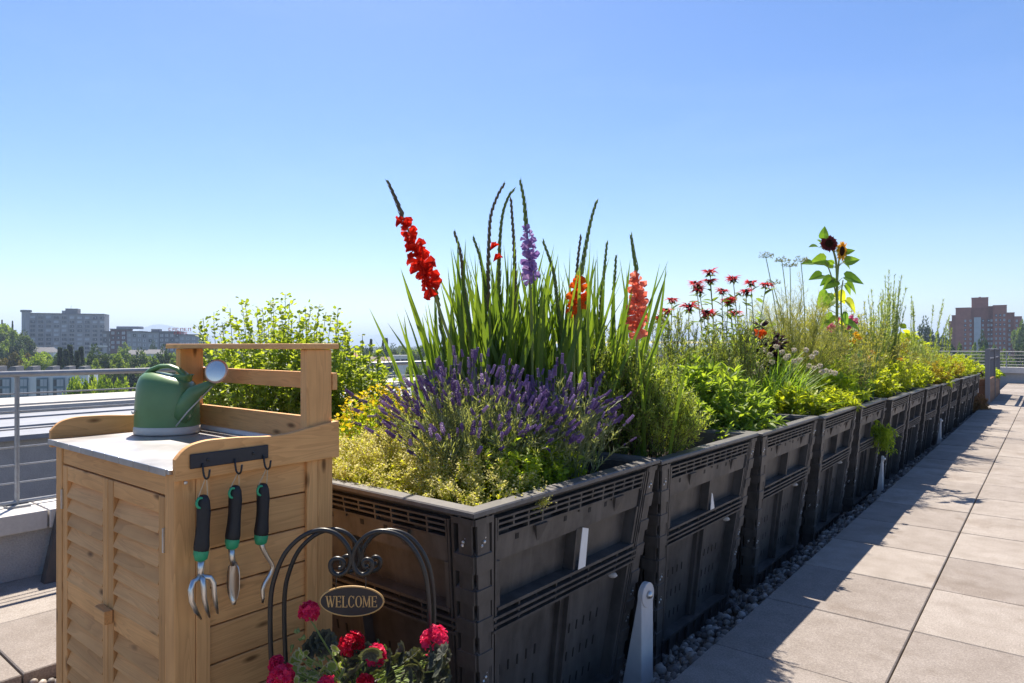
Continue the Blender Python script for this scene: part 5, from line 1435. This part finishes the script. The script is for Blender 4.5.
SS = bez(B, B * .4 + E_ * .6 + [0, 0, .05], E_, 7); g2 = G(); stems(g2, SS, .003, .0022, 0); g2.build('flower_stalks', MAT['chive'], t)
fd = nrm(rng.normal(0, 1, (60, 3)))
P = (E_[:, None] + fd[None] * .010).reshape(-1, 3); A = np.broadcast_to(fd[None], (len(E_), 60, 3)).reshape(-1, 3) + rng.normal(0, .15, (len(E_) * 60, 3))
scatter(g, BUD, P, A, .008, rng.uniform(.006, .017, len(P)), 0); g.build('flower_heads', MAT['cream'], t)
def leafy(c, rb, rt, h, S, nl, lw, ll, mat, lab, tm=LEAF6, lo=.4, name='leafy_plant', ang=.9, flat=(1, 1), stem='stem', t0=.15, lean=(0, 0), var=None, sag=0):
    t = plant(name, c, lab); ST = grow(c, rb, rt, h, S, 7, flat, lo, lean, sag); g = G(); stems(g, ST, .0028, .0014, 1)
    P, T, _ = on_stems(ST, nl, t0, 1); scatter(g, tm, P, around(T, ang), rng.uniform(*lw, len(P)), rng.uniform(*ll, len(P)), 0)
    g.build('foliage', [MAT[mat], MAT[stem]], t); return t, ST
leafy((-1.46, 5.15, .66), .15, .24, .24, 46, 14, (.022, .036), (.04, .07), 'ygreen', 'light green leafy herb at the near edge of the fourth bin', name='leafy_herb')
leafy((-1.85, 5.7, .66), .2, .34, .52, 70, 22, (.010, .018), (.03, .06), 'mint', 'mid green herb behind the chives', name='leafy_herb')
leafy((-2.1, 5.0, .66), .25, .35, .66, 70, 22, (.012, .02), (.035, .07), 'sage', 'green leafy herb under the red bee balm', name='leafy_herb')
leafy((-1.52, 6.35, .66), .2, .30, .34, 60, 16, (.02, .036), (.05, .09), 'mint', 'bright green basil like herb at the near edge of the fifth bin', name='leafy_herb')

# ---- bee balm
def bee_head(p, up, s=1.0):
    g = G(); n = 30; a = rng.uniform(0, 6.28, n); e = rng.uniform(-.15, .75, n)
    ref = nrm(np.cross(up, [.3, .2, .9])); r2 = np.cross(up, ref); d = np.cos(a)[:, None] * ref + np.sin(a)[:, None] * r2
    A = d * np.cos(e)[:, None] + up * np.sin(e)[:, None]
    scatter(g, T_leaf(.1, -.35), p + d * .008 * s, A, .009 * s, rng.uniform(.030, .045, n) * s, 0)
    n = 26; dd = nrm(rng.normal(0, 1, (n, 3)) + up * .3); scatter(g, BUD, p + dd * .006 * s - up * .006, dd, .008 * s, .014 * s, 1)
    n = 7; a = np.arange(n) * .9; d = np.cos(a)[:, None] * ref + np.sin(a)[:, None] * r2; scatter(g, LEAF, p - up * .014 * s + d * .004, d - up * .3, .014 * s, .032 * s, 2)
    return g
def beebalm(base, heads, label, Z):
    t = plant('bee_balm', base, label, 'flower', 'red bee balm')
    E_ = np.array([at(x, y, Z + random.uniform(-.15, .15)) for x, y in heads]); B = np.asarray(base)[None] + rng.normal(0, .05, (len(heads), 3)) * [1, 1, 0]
    SS = bez(B, np.stack([B[:, 0] * .4 + E_[:, 0] * .6, B[:, 1] * .4 + E_[:, 1] * .6, B[:, 2] * .4 + E_[:, 2] * .6 - .02], 1), E_, 9); g = G(); stems(g, SS, .0045, .003, 1, sides=5)
    P, T, _ = on_stems(SS, 15, .35, .94); scatter(g, LEAF6, P, around(T, 1.1), rng.uniform(.016, .028, len(P)), rng.uniform(.05, .095, len(P)), 0); g.build('leafy_stems', [MAT['beeleaf'], MAT['stem']], t)
    for k, e in enumerate(E_):
        g = bee_head(e, nrm(SS[k, -1] - SS[k, -2]), random.uniform(1.25, 1.6)); g.build('flower_head', [MAT['beebalm'], MAT['dark_center'], MAT['beeleaf']], t)
beebalm((-1.98, 4.95, .66), [(710, 272), (710, 281), (696, 284), (699, 290), (722, 291), (707, 313), (728, 302)], 'tallest red bee balm clump with a stacked double flower head at its top', 4.9)
beebalm((-1.85, 5.15, .66), [(733, 279), (751, 283), (766, 285), (746, 292), (735, 313), (729, 300)], 'red bee balm on the right with open spreading branches', 5.05)
beebalm((-2.05, 4.45, .66), [(672, 300), (689, 307), (667, 311), (659, 318)], 'shorter red bee balm beside the salmon gladiolus', 4.6)

# ---- purple leaved plant with an orange bloom
c = np.array([-1.92, 5.75, .66]); t = plant('purple_leaf_plant', c, 'dark purple leaved plant with one orange bloom right of the bee balm')
ST = grow(c, .10, .22, .75, 40, 7, lo=.72); g = G(); stems(g, ST, .003, .002, 0); P, T, _ = on_stems(ST, 12, .62, 1); scatter(g, LEAF6, P, around(T, .9), .03, rng.uniform(.05, .085, len(P)), 0); g.build('foliage', MAT['purple_leaf'], t)
g = G()
for k in range(5): petal_flower(g, at(759 + random.uniform(-4, 4), 333 + random.uniform(-2, 2), 5.35), nrm(-FWD + UP * .4 + rng.normal(0, .3, 3)), .03)
g.build('flower', MAT['orange'], t)

# ---- fennel
c = np.array([-1.88, 6.45, .66]); t = plant('fennel', c, 'airy yellow brown fennel with long bare stalks left of the sunflower')
ST = grow(c, .16, .50, 1.10, 72, 9, lo=.45); g = G(); stems(g, ST, .004, .0018, 1)
P, T, _ = on_stems(ST, 26, .25, 1); A = around(T, .7); L = rng.uniform(.06, .17, len(P)); SS = bez(P, P + A * L[:, None] * .5 + [0, 0, .01], P + A * L[:, None] + [0, 0, .03], 4); stems(g, SS, .0012, .0006, 0)
P, T, _ = on_stems(SS, 16, .2, 1); scatter(g, NEEDLE, P, around(T, .8), .0022, rng.uniform(.025, .05, len(P)), 0); g.build('foliage', [MAT['fennel'], MAT['stem']], t)
E_ = np.array([at(766, 258, 6.2), at(782, 262, 6.4), at(790, 267, 6.4), at(801, 262, 6.3), at(773, 285, 6.2)]); B = c + rng.normal(0, .08, (5, 3)) * [1, 1, 0]; SS = bez(B, B * .5 + E_ * .5 + [0.05, 0, .05], E_, 9); g = G(); stems(g, SS, .006, .0035, 1, sides=5)
for e in E_:
    n = 26; d = nrm(rng.normal(0, 1, (n, 3)) * [1, 1, .15] + [0, 0, .55]); U = bez(np.repeat(e[None], n, 0), e + d * .03, e + d * rng.uniform(.05, .07, n)[:, None], 3); stems(g, U, .001, .0008, 1)
    scatter(g, BUD, np.repeat(U[:, -1], 4, 0) + rng.normal(0, .005, (n * 4, 3)), rng.normal(0, 1, (n * 4, 3)), .007, .01, 0)
g.build('flower_stalks', [MAT['fennel'], MAT['stem']], t)

# ---- sunflower
ZSF = 6.55
t = plant('sunflower', (at(838, 400, ZSF)[0], at(838, 400, ZSF)[1], .66), 'tall sunflower plant with one maroon and one yellow head', 'flower')
def px_path(L, Z): return np.array(smooth([at(x, y, Z) for x, y in L], 30))
g = G(); b_ = at(838, 398, ZSF)
tube(g, px_path([(838, 402), (838, 360), (837, 320), (837, 280), (836, 262), (833, 250), (829, 244)], ZSF), np.linspace(.016, .008, 30), 8)
tube(g, px_path([(837, 285), (838, 270), (839, 260), (840, 252)], ZSF), np.linspace(.010, .007, 30), 7)
tube(g, px_path([(837, 300), (834, 285), (830, 272), (826, 262)], ZSF), np.linspace(.008, .005, 30), 6)
tube(g, px_path([(838, 395), (842, 340), (841, 300), (843, 280)], ZSF), np.linspace(.012, .006, 30), 6)
g.build('stem', MAT['stem'], t, smooth=True)
def sun_head(c, ax, r, petal, name):
    g = G(); ref = nrm(np.cross(ax, UP)); r2 = np.cross(ref, ax)
    for ringk in range(2):
        n = 19; a = np.arange(n) * 2 * math.pi / n + ringk * .17; d = np.cos(a)[:, None] * ref + np.sin(a)[:, None] * r2
        A = d + ax * rng.normal(.12 + .2 * ringk, .16, n)[:, None]; scatter(g, LEAF6, c + d * r * .45, A, r * .30, r * rng.uniform(.55, .80, n), 0, None, np.repeat(ax[None], n, 0))
    a = np.arange(20) * 2 * math.pi / 20; V = np.concatenate([(c + ax * .002)[None], c - ax * .001 + (np.cos(a)[:, None] * ref + np.sin(a)[:, None] * r2) * r * .58])
    g.add(V, [np.array([(0, 1 + k, 1 + (k + 1) % 20) for k in range(20)])], 1, .2)
    h_ = g.build('flower_head', [MAT[petal], MAT['dark_center']], t)
    g = G(); n = 150; k = np.arange(n); q = np.sqrt(k / n); a = k * 2.39996; P = c + ax * (.012 * (1 - q ** 2))[:, None] + (np.cos(a) * q)[:, None] * ref * r * .5 + (np.sin(a) * q)[:, None] * r2 * r * .5
    scatter(g, BUD, P, ax + rng.normal(0, .15, (n, 3)), r * .09, r * .14, 0); g.build('disc', MAT['dark_center'], h_)
    g = G(); n = 16; a = np.arange(n) * 2 * math.pi / n; d = np.cos(a)[:, None] * ref + np.sin(a)[:, None] * r2; scatter(g, LEAF, c - ax * .012 + d * r * .2, d - ax * .1, r * .3, r * .55, 0); g.build('sepals', MAT['sunleaf'], h_)
sun_head(at(829, 243.5, ZSF - .05), nrm(-FWD + UP * .15 - RGT * .1), .074, 'maroon', 'm')
sun_head(at(841.5, 251, ZSF - .05), nrm(-FWD * .75 + RGT * .62 - UP * .1), .090, 'sunpetal', 'y')
for x, y, dx, dy, L, old in ((824, 238, -1, -14, .12, 0), (821, 244, -4, -3, .09, 0), (818, 247, -10, -1, .12, 0), (826, 260, -15, 2, .19, 0), (812, 263, -14, 0, .12, 0), (845, 253, 8, -3, .10, 0), (846, 262, 12, -3, .14, 0), (843, 262, 5, 5, .10, 0), (822, 275, -12, 3, .15, 0), (832, 278, -9, 5, .14, 0), (836, 281, -13, 7, .16, 0), (845, 277, 14, 4, .20, 0), (847, 283, 10, 9, .16, 0), (845, 285, 7, 9, .13, 0), (828, 293, -8, 12, .19, 0), (834, 298, -12, 12, .16, 0), (846, 300, 9, 11, .17, 1), (842, 315, 7, 9, .17, 0), (846, 322, 11, 6, .16, 0), (833, 315, -8, 8, .13, 0), (828, 318, -6, 10, .14, 0), (826, 303, -3, 4, .07, 1), (825, 309, -3, 4, .06, 1), (841, 320, 2, 7, .07, 1), (833, 265, -8, -2, .12, 0), (838, 292, 4, 10, .14, 1)):
    g = G(); p = at(x, y, ZSF + random.uniform(-.08, .08)); A = RGT * dx - UP * dy + FWD * random.uniform(-5, 3)
    L *= .92; scatter(g, HEART, p[None], A[None], L * .85, L, 0, None, (-FWD * random.uniform(.3, 1) + UP * random.uniform(.2, 1) + RGT * random.uniform(-.4, .4))[None])
    s_ = at(837.5 + np.sign(dx) * .3, y + 5, ZSF); tube(g, [s_, (s_ + p) / 2 + UP * .01, p], [.004, .003, .0025], 5, 1)
    g.build('leaf', [MAT['sunold' if old else 'sunleaf'], MAT['stem']], t)

# ---- pink lily by the sunflower
c = np.array(at(848, 372, 6.9)); c[2] = .66; t = plant('pink_flower', c, 'pink flowers half hidden behind the sunflower stem', 'flower')
E_ = np.array([at(832, 327, 6.9), at(848, 325, 6.9), at(852, 321, 6.95), at(843, 321, 6.95)]); SS = bez(np.repeat(c[None], 4, 0), (c + E_) / 2, E_, 6); g = G(); stems(g, SS, .004, .003, 0); P, T, _ = on_stems(SS, 14, .2, .9); scatter(g, LEAF6, P, around(T, .8), .02, .08, 0); g.build('leafy_stems', MAT['sage'], t)
for e in E_:
    g = G(); ax = nrm(-FWD + rng.normal(0, .5, 3)); petal_flower(g, e, ax, .062); petal_flower(g, e + ax * .004, ax, .05); g.build('bloom', MAT['pinkf'], t)

# ---- dark blue green strap leaves (leek) and the tall feathery stems behind
def strap(px, py, Z, n, bl, bw, mat, lab, name='leek'):
    c = np.array(at(px, py, Z)); c[2] = .64; t = plant(name, c, lab); g = G()
    B = c + rng.normal(0, .05, (n, 3)) * [1, 1, 0]; A = nrm(np.array([0, 0, 1.]) + rng.normal(0, .14, (n, 3))); scatter(g, BLADE, B, A, rng.uniform(*bw, n), rng.uniform(*bl, n), 0, None, -FWD + rng.normal(0, .6, (n, 3))); g.build('blades', MAT[mat], t)
strap(862, 390, 6.5, 22, (.34, .56), (.022, .034), 'leek', 'clump of upright blue green leek blades right of the sunflower stem')
strap(836, 400, 5.9, 16, (.25, .42), (.012, .02), 'ygreen', 'pale yellow green grass like blades at the foot of the sunflower', 'grass_clump')
strap(845, 400, 6.3, 26, (.25, .45), (.012, .022), 'chive', 'green strappy leaves between the chives and the leek', 'grass_clump')
def plume(px, ytop, Z, S, rt, mat, lab, lo=.75, nl=70, rb=.06, lean=(0, 0), ll=(.03, .06)):
    c = np.array(at(px, 385, Z)); c[2] = .64; h = CAMH - Z * (ytop - HZ) / FPX - c[2]
    t = plant('feathery_herb', c, lab); ST = grow(c, rb, rt, h, S, 10, lo=lo, lean=lean); g = G(); stems(g, ST, .0045, .0018, 1)
    P, T, tt = on_stems(ST, nl, .12, 1); scatter(g, NEEDLE, P, around(T, .65), rng.uniform(.005, .009, len(P)), rng.uniform(*ll, len(P)) * (1.15 - .55 * tt), 0)
    g.build('foliage', [MAT[mat], MAT['stem']], t)
plume(889, 268, 8.2, 26, .20, 'grass', 'tallest grey green feathery herb right of the sunflower', .85, 120, ll=(.04, .08))
plume(876, 288, 7.9, 24, .24, 'grass', 'shorter grey green feathery herb just right of the sunflower leaves', .7, 90, ll=(.04, .08))
plume(913, 293, 9.0, 4, .05, 'grass', 'slender pointed green spire, first right of the feathery herb', .9, 150, ll=(.035, .06))
plume(930, 301, 9.6, 4, .16, 'grass', 'forked pair of green spires left of the brick tower', .92, 150, lean=(.15, 0), ll=(.04, .065))
plume(944, 303, 10.3, 3, .05, 'grass', 'single green spire nearest the brick tower', .9, 150, lean=(.06, 0), ll=(.04, .07))
plume(865, 305, 7.4, 40, .30, 'fennel', 'straw coloured feathery stems right of the sunflower stem', .6, 60, .1, ll=(.03, .06))
plume(808, 292, 7.0, 22, .30, 'fennel', 'straw coloured airy stems left of the sunflower stem', .6, 60, .12, ll=(.03, .06))

# ---- filling of the farther bins
fill = [(-1.85, 6.9, .30, .62, 'mint', 'green foliage around the sunflower foot'), (-1.50, 7.6, .30, .44, 'ygreen', 'lime green mound in the sixth bin'), (-1.95, 7.9, .36, 1.10, 'fennel', 'yellowing tall stems at the back of the sixth bin'),
        (-1.48, 8.6, .34, .46, 'ygreen', 'lime green mound in the seventh bin'), (-1.95, 8.9, .36, 1.06, 'fennel', 'golden stems at the back of the seventh bin'), (-1.46, 9.7, .34, .46, 'ygreen', 'lime green mound in the eighth bin'), (-1.9, 10.0, .36, .98, 'ygreen', 'tall lime green stems at the back of the eighth bin'),
        (-1.44, 10.8, .34, .46, 'gold', 'golden yellow mound in the ninth bin'), (-1.9, 11.2, .36, .90, 'ygreen', 'lime green stems at the back of the ninth bin'), (-1.42, 11.9, .34, .50, 'ygreen', 'lime green mound in the tenth bin'), (-1.85, 12.2, .36, .88, 'mint', 'broad leaved green plant at the back of the tenth bin'),
        (-1.40, 13.0, .34, .46, 'gold', 'golden mound in the eleventh bin'), (-1.8, 13.3, .36, .68, 'gold', 'golden stems at the back of the eleventh bin'), (-1.38, 14.0, .34, .44, 'ygreen', 'lime green mound in the twelfth bin'), (-1.36, 15.1, .34, .46, 'ygreen', 'yellow green mound in the last bin, beside the meter box'), (-1.8, 14.8, .34, .60, 'mint', 'green stems at the back of the last bin')]
for x, y, r, h, m_, lab in fill:
    tall = h > .55
    leafy((x, y, soil_at(x, y)), r * .75, r * 1.25, h, 100 if not tall else 100, 34, (.012, .024) if not tall else (.007, .014), (.03, .06), m_, lab, lo=.5 if not tall else .55, name='leafy_plant', flat=(.85, 1.35), tm=LEAF6 if y < 9 else LEAF)
leafy((-1.75, 12.0, .62), .14, .30, .85, 26, 9, (.08, .12), (.11, .17), 'ygreen', 'large bright leaves standing above the tenth bin', lo=.75, name='large_leaf_plant')
leafy((-1.30, 11.0, .66), .08, .16, .16, 24, 12, (.025, .04), (.05, .08), 'ygreen', 'yellow green leaves spilling over the front of the ninth bin', lo=.2, name='trailing_plant', lean=(.12, 0))
for x, y, m_, lab in ((-1.95, 6.0, 'grass', 'grey green wispy stems behind the chives'), (-1.55, 7.0, 'fennel', 'straw coloured wisps beside the leek'), (-1.6, 9.3, 'fennel', 'wispy straw stems above the seventh bin'), (-1.55, 10.4, 'grass', 'grey green wisps above the eighth bin'), (-1.55, 11.5, 'grass', 'grey green wisps above the ninth bin')):
    rosemary((x, y, .64), .2, .34, .72, 44, lab, m_, 34, (.03, .055), .6, (1, 1.2), .1, name='wispy_plant')
for x, y, r, h, m_, nl, lab in ((-2.05, 5.45, .34, .80, 'mint', 20, 'tall mid green herb behind the purple leaved plant'), (-2.1, 6.2, .36, .84, 'sage', 18, 'tall leafy green herb behind the fennel'), (-2.0, 7.2, .36, .92, 'fennel', 40, 'bushy straw green stems behind the sunflower'), (-1.95, 8.1, .34, .98, 'grass', 36, 'tall grey green stems behind the feathery herb'),
        (-1.85, 9.3, .36, .95, 'fennel', 40, 'tall straw green stems left of the slender spires'), (-1.8, 10.6, .36, .88, 'gold', 30, 'tall golden stems among the slender spires'), (-1.5, 6.75, .24, .50, 'sage', 14, 'green leafy herb right of the chives'), (-1.35, 5.85, .16, .22, 'ygreen', 14, 'small lime green leaves at the rim between fourth and fifth bins')):
    leafy((x, y, .64), r * .6, r * 1.1, h, 80, nl, (.008, .018), (.03, .07), m_, lab, lo=.55, name='leafy_herb', flat=(.9, 1.3))
# orange and yellow blooms among the far foliage
c = np.array([-1.75, 7.35, .66]); t = plant('marigold', c, 'scattered orange yellow blooms around the sunflower stem', 'flower')
E_ = np.array([at(x, y, 7.1) for x, y in ((812, 337), (852, 341), (858, 339), (847, 348), (846, 365), (871, 352), (868, 358), (855, 335), (815, 362), (900, 360))]); SS = bez(np.repeat(c[None], len(E_), 0) + rng.normal(0, .1, E_.shape) * [1, 1, 0], (E_ + c) / 2, E_, 6); g = G(); stems(g, SS, .003, .002, 0); P, T, _ = on_stems(SS, 16, .2, .95); scatter(g, LEAF6, P, around(T, .8), .02, .05, 0); g.build('leafy_stems', MAT['ygreen'], t)
for e in E_:
    g = G(); petal_flower(g, e, nrm(-FWD + UP * .5 + rng.normal(0, .3, 3)), .036); g.build('bloom', MAT['sunpetal'], t)
# plant hanging out of the side of the sixth bin
c = np.array([-1.20, 6.66, .42]); t = plant('hanging_plant', c, 'tuft of green leaves growing out of the front of the sixth bin')
n = 60; B = np.repeat(c[None], n, 0) + rng.normal(0, .02, (n, 3)); D = nrm(rng.normal(0, 1, (n, 3)) + [1.0, -.2, -.1]); E_ = B + D * rng.uniform(.06, .15, n)[:, None] - [0, 0, .06]
SS = bez(B, B + D * .08 + [0, 0, .03], E_, 6); g = G(); stems(g, SS, .002, .001, 0); P, T, _ = on_stems(SS, 20, .2, 1); scatter(g, LEAF, P, around(T, .8), .012, rng.uniform(.025, .045, len(P)), 0); g.build('foliage', MAT['mint'], t)
c = np.array([-1.04, 15.2, -.1]); t = plant('dry_plant', c, 'dry brown plant on the stones at the end of the bin row')
ST = grow(c, .1, .16, .42, 50, 6, lo=.4); g = G(); stems(g, ST, .004, .002, 0); P, T, _ = on_stems(ST, 20, .2, 1); scatter(g, LEAF, P, around(T, .8), .02, .05, 0); g.build('foliage', MAT['dry'], t)
# flowers in the end box
leafy((-1.5, 17.6, .42), .25, .45, .45, 60, 16, (.03, .05), (.06, .1), 'purple_leaf', 'purple flowering plant inside the timber planter', name='purple_flower_plant', tm=LEAF, flat=(.8, 1.2))
leafy((-1.2, 18.8, .42), .25, .35, .35, 50, 16, (.03, .05), (.06, .1), 'mint', 'green plant inside the timber planter', tm=LEAF)

# ---- leafy shrub behind the cabinet
c = np.array([-3.05, 1.92, .62]); t = plant('leafy_shrub', c, 'dense light green shrub with airy tops behind the wooden cabinet', 'shrub')
ST = np.concatenate([grow((-3.10, 1.90, .58), .30, .44, .74, 260, 9, (1.1, .9), .72), grow((-2.80, 2.05, .58), .25, .32, .70, 130, 9, (1, 1), .7)])
g = G(); stems(g, ST, .0032, .0016, 1); P, T, _ = on_stems(ST, 50, .05, 1); scatter(g, LOBED, P, around(T, 1.0), rng.uniform(.016, .030, len(P)), rng.uniform(.016, .030, len(P)), 0)
tops = [(203, 318), (214, 312), (222, 322), (230, 308), (241, 299), (245, 303), (252, 320), (262, 308), (270, 300), (274, 304), (285, 294), (290, 301), (292, 322), (305, 306), (311, 309), (319, 306), (326, 312), (331, 318), (338, 308), (345, 327), (350, 331), (198, 326), (236, 318), (256, 312), (280, 310), (299, 315), (207, 330), (316, 320)]
E_ = np.array([at(x, y, 3.35 + random.uniform(-.25, .35)) for x, y in tops]); B = np.stack([E_[:, 0] * .75 + c[0] * .25, E_[:, 1] * .75 + c[1] * .25, np.full(len(E_), .85)], 1)
SS = bez(B, B * .45 + E_ * .55 + rng.normal(0, .02, E_.shape), E_, 8); stems(g, SS, .0028, .0014, 1)
P, T, _ = on_stems(SS, 62, .1, 1, .8); A = around(T, .95); P = P + A * rng.uniform(.0, .03, len(P))[:, None]
scatter(g, LOBED, P, A, rng.uniform(.014, .027, len(P)), rng.uniform(.014, .027, len(P)), 0); g.build('foliage', [MAT['shrub'], MAT['stem']], t)

# ---- geraniums in a pot inside the stand
pc = np.array([SO[0], SO[1], 0]) + FWD * .05
t = thing('flower_pot', pc + [0, 0, -.1], 'dark round pot inside the wire stand', 'pot')
g = G(); a = np.arange(28) * 2 * math.pi / 28; rg = lambda r, z: np.stack([pc[0] + r * np.cos(a), pc[1] + r * np.sin(a), np.full(28, z)], 1)
loft(g, [rg(.09, -.1), rg(.10, -.09), rg(.145, .30), rg(.158, .305), rg(.158, .335), rg(.148, .335), rg(.143, .30), rg(.06, .295)], True, True); g.build('pot_body', M['terracotta'], t, smooth=True)
def ger_leafs(g, P, A, s, mi, mo, var=None):
    """rounded scalloped leaf with a paler or darker margin as an outer ring of faces"""
    n = 18; ang = np.arange(n) * 2 * math.pi / n - math.pi / 2 + math.pi / n; V = [(0, .5, -.05)]
    for r in (.36, .5):
        for k, q in enumerate(ang): rr = r * (1 + (.09 if r > .4 else .05) * math.cos(q * 9)) * (.55 + .45 * min(1, abs(((q + math.pi / 2) % (2 * math.pi)) - 0) / .6, abs(2 * math.pi - ((q + math.pi / 2) % (2 * math.pi))) / .6)); V.append((rr * math.cos(q), .5 + rr * math.sin(q), .22 * rr * rr + .02 * math.cos(q * 9)))
    V = np.array(V); F1 = np.array([(0, 1 + k, 1 + (k + 1) % n) for k in range(n)]); F2 = np.array([(1 + k, 1 + n + k, 1 + n + (k + 1) % n, 1 + (k + 1) % n) for k in range(n)])
    hint = nrm(-FWD * .8 + UP * .7 + rng.normal(0, .45, (len(P), 3)))
    scatter(g, (V, [F1]), P, A, s, s, mi, .5, hint); scatter(g, (V, [F2]), P, A, s, s, mo, .5, hint)
t = plant('geranium', pc + [0, 0, .3], 'red and magenta geranium with dark and variegated leaves in the wire stand', 'flower')
n = 150; px_ = np.concatenate([rng.uniform(340, 440, 95), rng.uniform(296, 345, 55)]); py_ = 704 - rng.random(n) ** .8 * 50
py_[95:] = 708 - rng.random(55) * 58
keep = np.ones(n, bool); Zr = 1.62 + rng.uniform(-.12, .14, n)
P = np.array([at(x, y, z) for x, y, z in zip(px_, py_, Zr)]); A = nrm(P - (pc + [0, 0, .30]) + rng.normal(0, .05, (n, 3))); S_ = rng.uniform(.034, .056, n)
dark = np.arange(n) < 95
dk = [(322, 650), (329, 648), (334, 652), (318, 656), (327, 658)]
Pd = np.array([at(x, y, 1.66) for x, y in dk])
g = G(); ger_leafs(g, np.concatenate([P[dark], Pd]), np.concatenate([A[dark], nrm(Pd - pc - [0, 0, .3])]), np.concatenate([S_[dark], np.full(5, .05)]), 0, 1); g.build('dark_leaves', [MAT['ger'], leafmat('geranium_margin', (.034, .038, .03), (.05, .056, .042), .2)], t)
g = G(); ger_leafs(g, P[~dark], A[~dark], S_[~dark] * .62, 0, 1); g.build('variegated_leaves', [MAT['gervin'], MAT['gerv']], t)
BP = np.repeat((pc + [0, 0, .30])[None], n, 0) + rng.normal(0, .03, (n, 3)); g = G(); stems(g, bez(BP, (BP + P) / 2 + [0, 0, .02], P, 5), .002, .0014, 0)
heads = [(309, 612, 8.5, 'gerf', 1.62), (352, 646, 11.5, 'gerf2', 1.56), (376, 657, 9, 'gerf', 1.54), (434, 641, 14, 'gerf', 1.58), (281, 680, 13, 'gerf', 1.52), (327, 686, 7, 'gerf', 1.5), (277, 664, 4, 'gerf', 1.55), (366, 684, 6, 'gerf2', 1.5)]
HB = np.array([pc + [0, 0, .32]] * len(heads)); HE = np.array([at(x, y + r * .6, z) for x, y, r, m_, z in heads]); stems(g, bez(HB, HB * .4 + HE * .6 + UP * .0, HE, 7), .0026, .002, 0, sides=5); g.build('stems', MAT['grass'], t)
for x, y, r, m_, z in heads:
    g = G(); c = at(x, y, z); R_ = r * .86 * z / FPX; nf = int(16 + r * 1.6); d = nrm(rng.normal(0, 1, (nf, 3)) + UP * .5 - FWD * .25)
    for q in d:
        p = c + q * R_ * rng.uniform(.5, 1.08); ref = nrm(np.cross(q, [.2, .1, .9])); r2 = np.cross(q, ref); a = np.arange(5) * 2 * math.pi / 5 + random.random() * 3; dd = np.cos(a)[:, None] * ref + np.sin(a)[:, None] * r2
        s_ = rng.uniform(.012, .016); scatter(g, PETAL, np.repeat(p[None], 5, 0), dd + q * .45 + rng.normal(0, .1, (5, 3)), s_ * .9, s_, 0, None, np.repeat(q[None], 5, 0))
    g.build('flower_head', MAT[m_], t)
# bright scarlet and green accents of thin buds
g = G(); E_ = np.array([at(x, y, 1.58) for x, y in ((297, 634), (303, 640), (292, 650), (379, 644), (384, 650), (374, 648))]); pass
for e in E_:
    g = G(); scatter(g, BUD, np.repeat(e[None], 5, 0), UP + rng.normal(0, .6, (5, 3)), .005, .014, 0); g.build('bud_cluster', MAT['grass'], t)
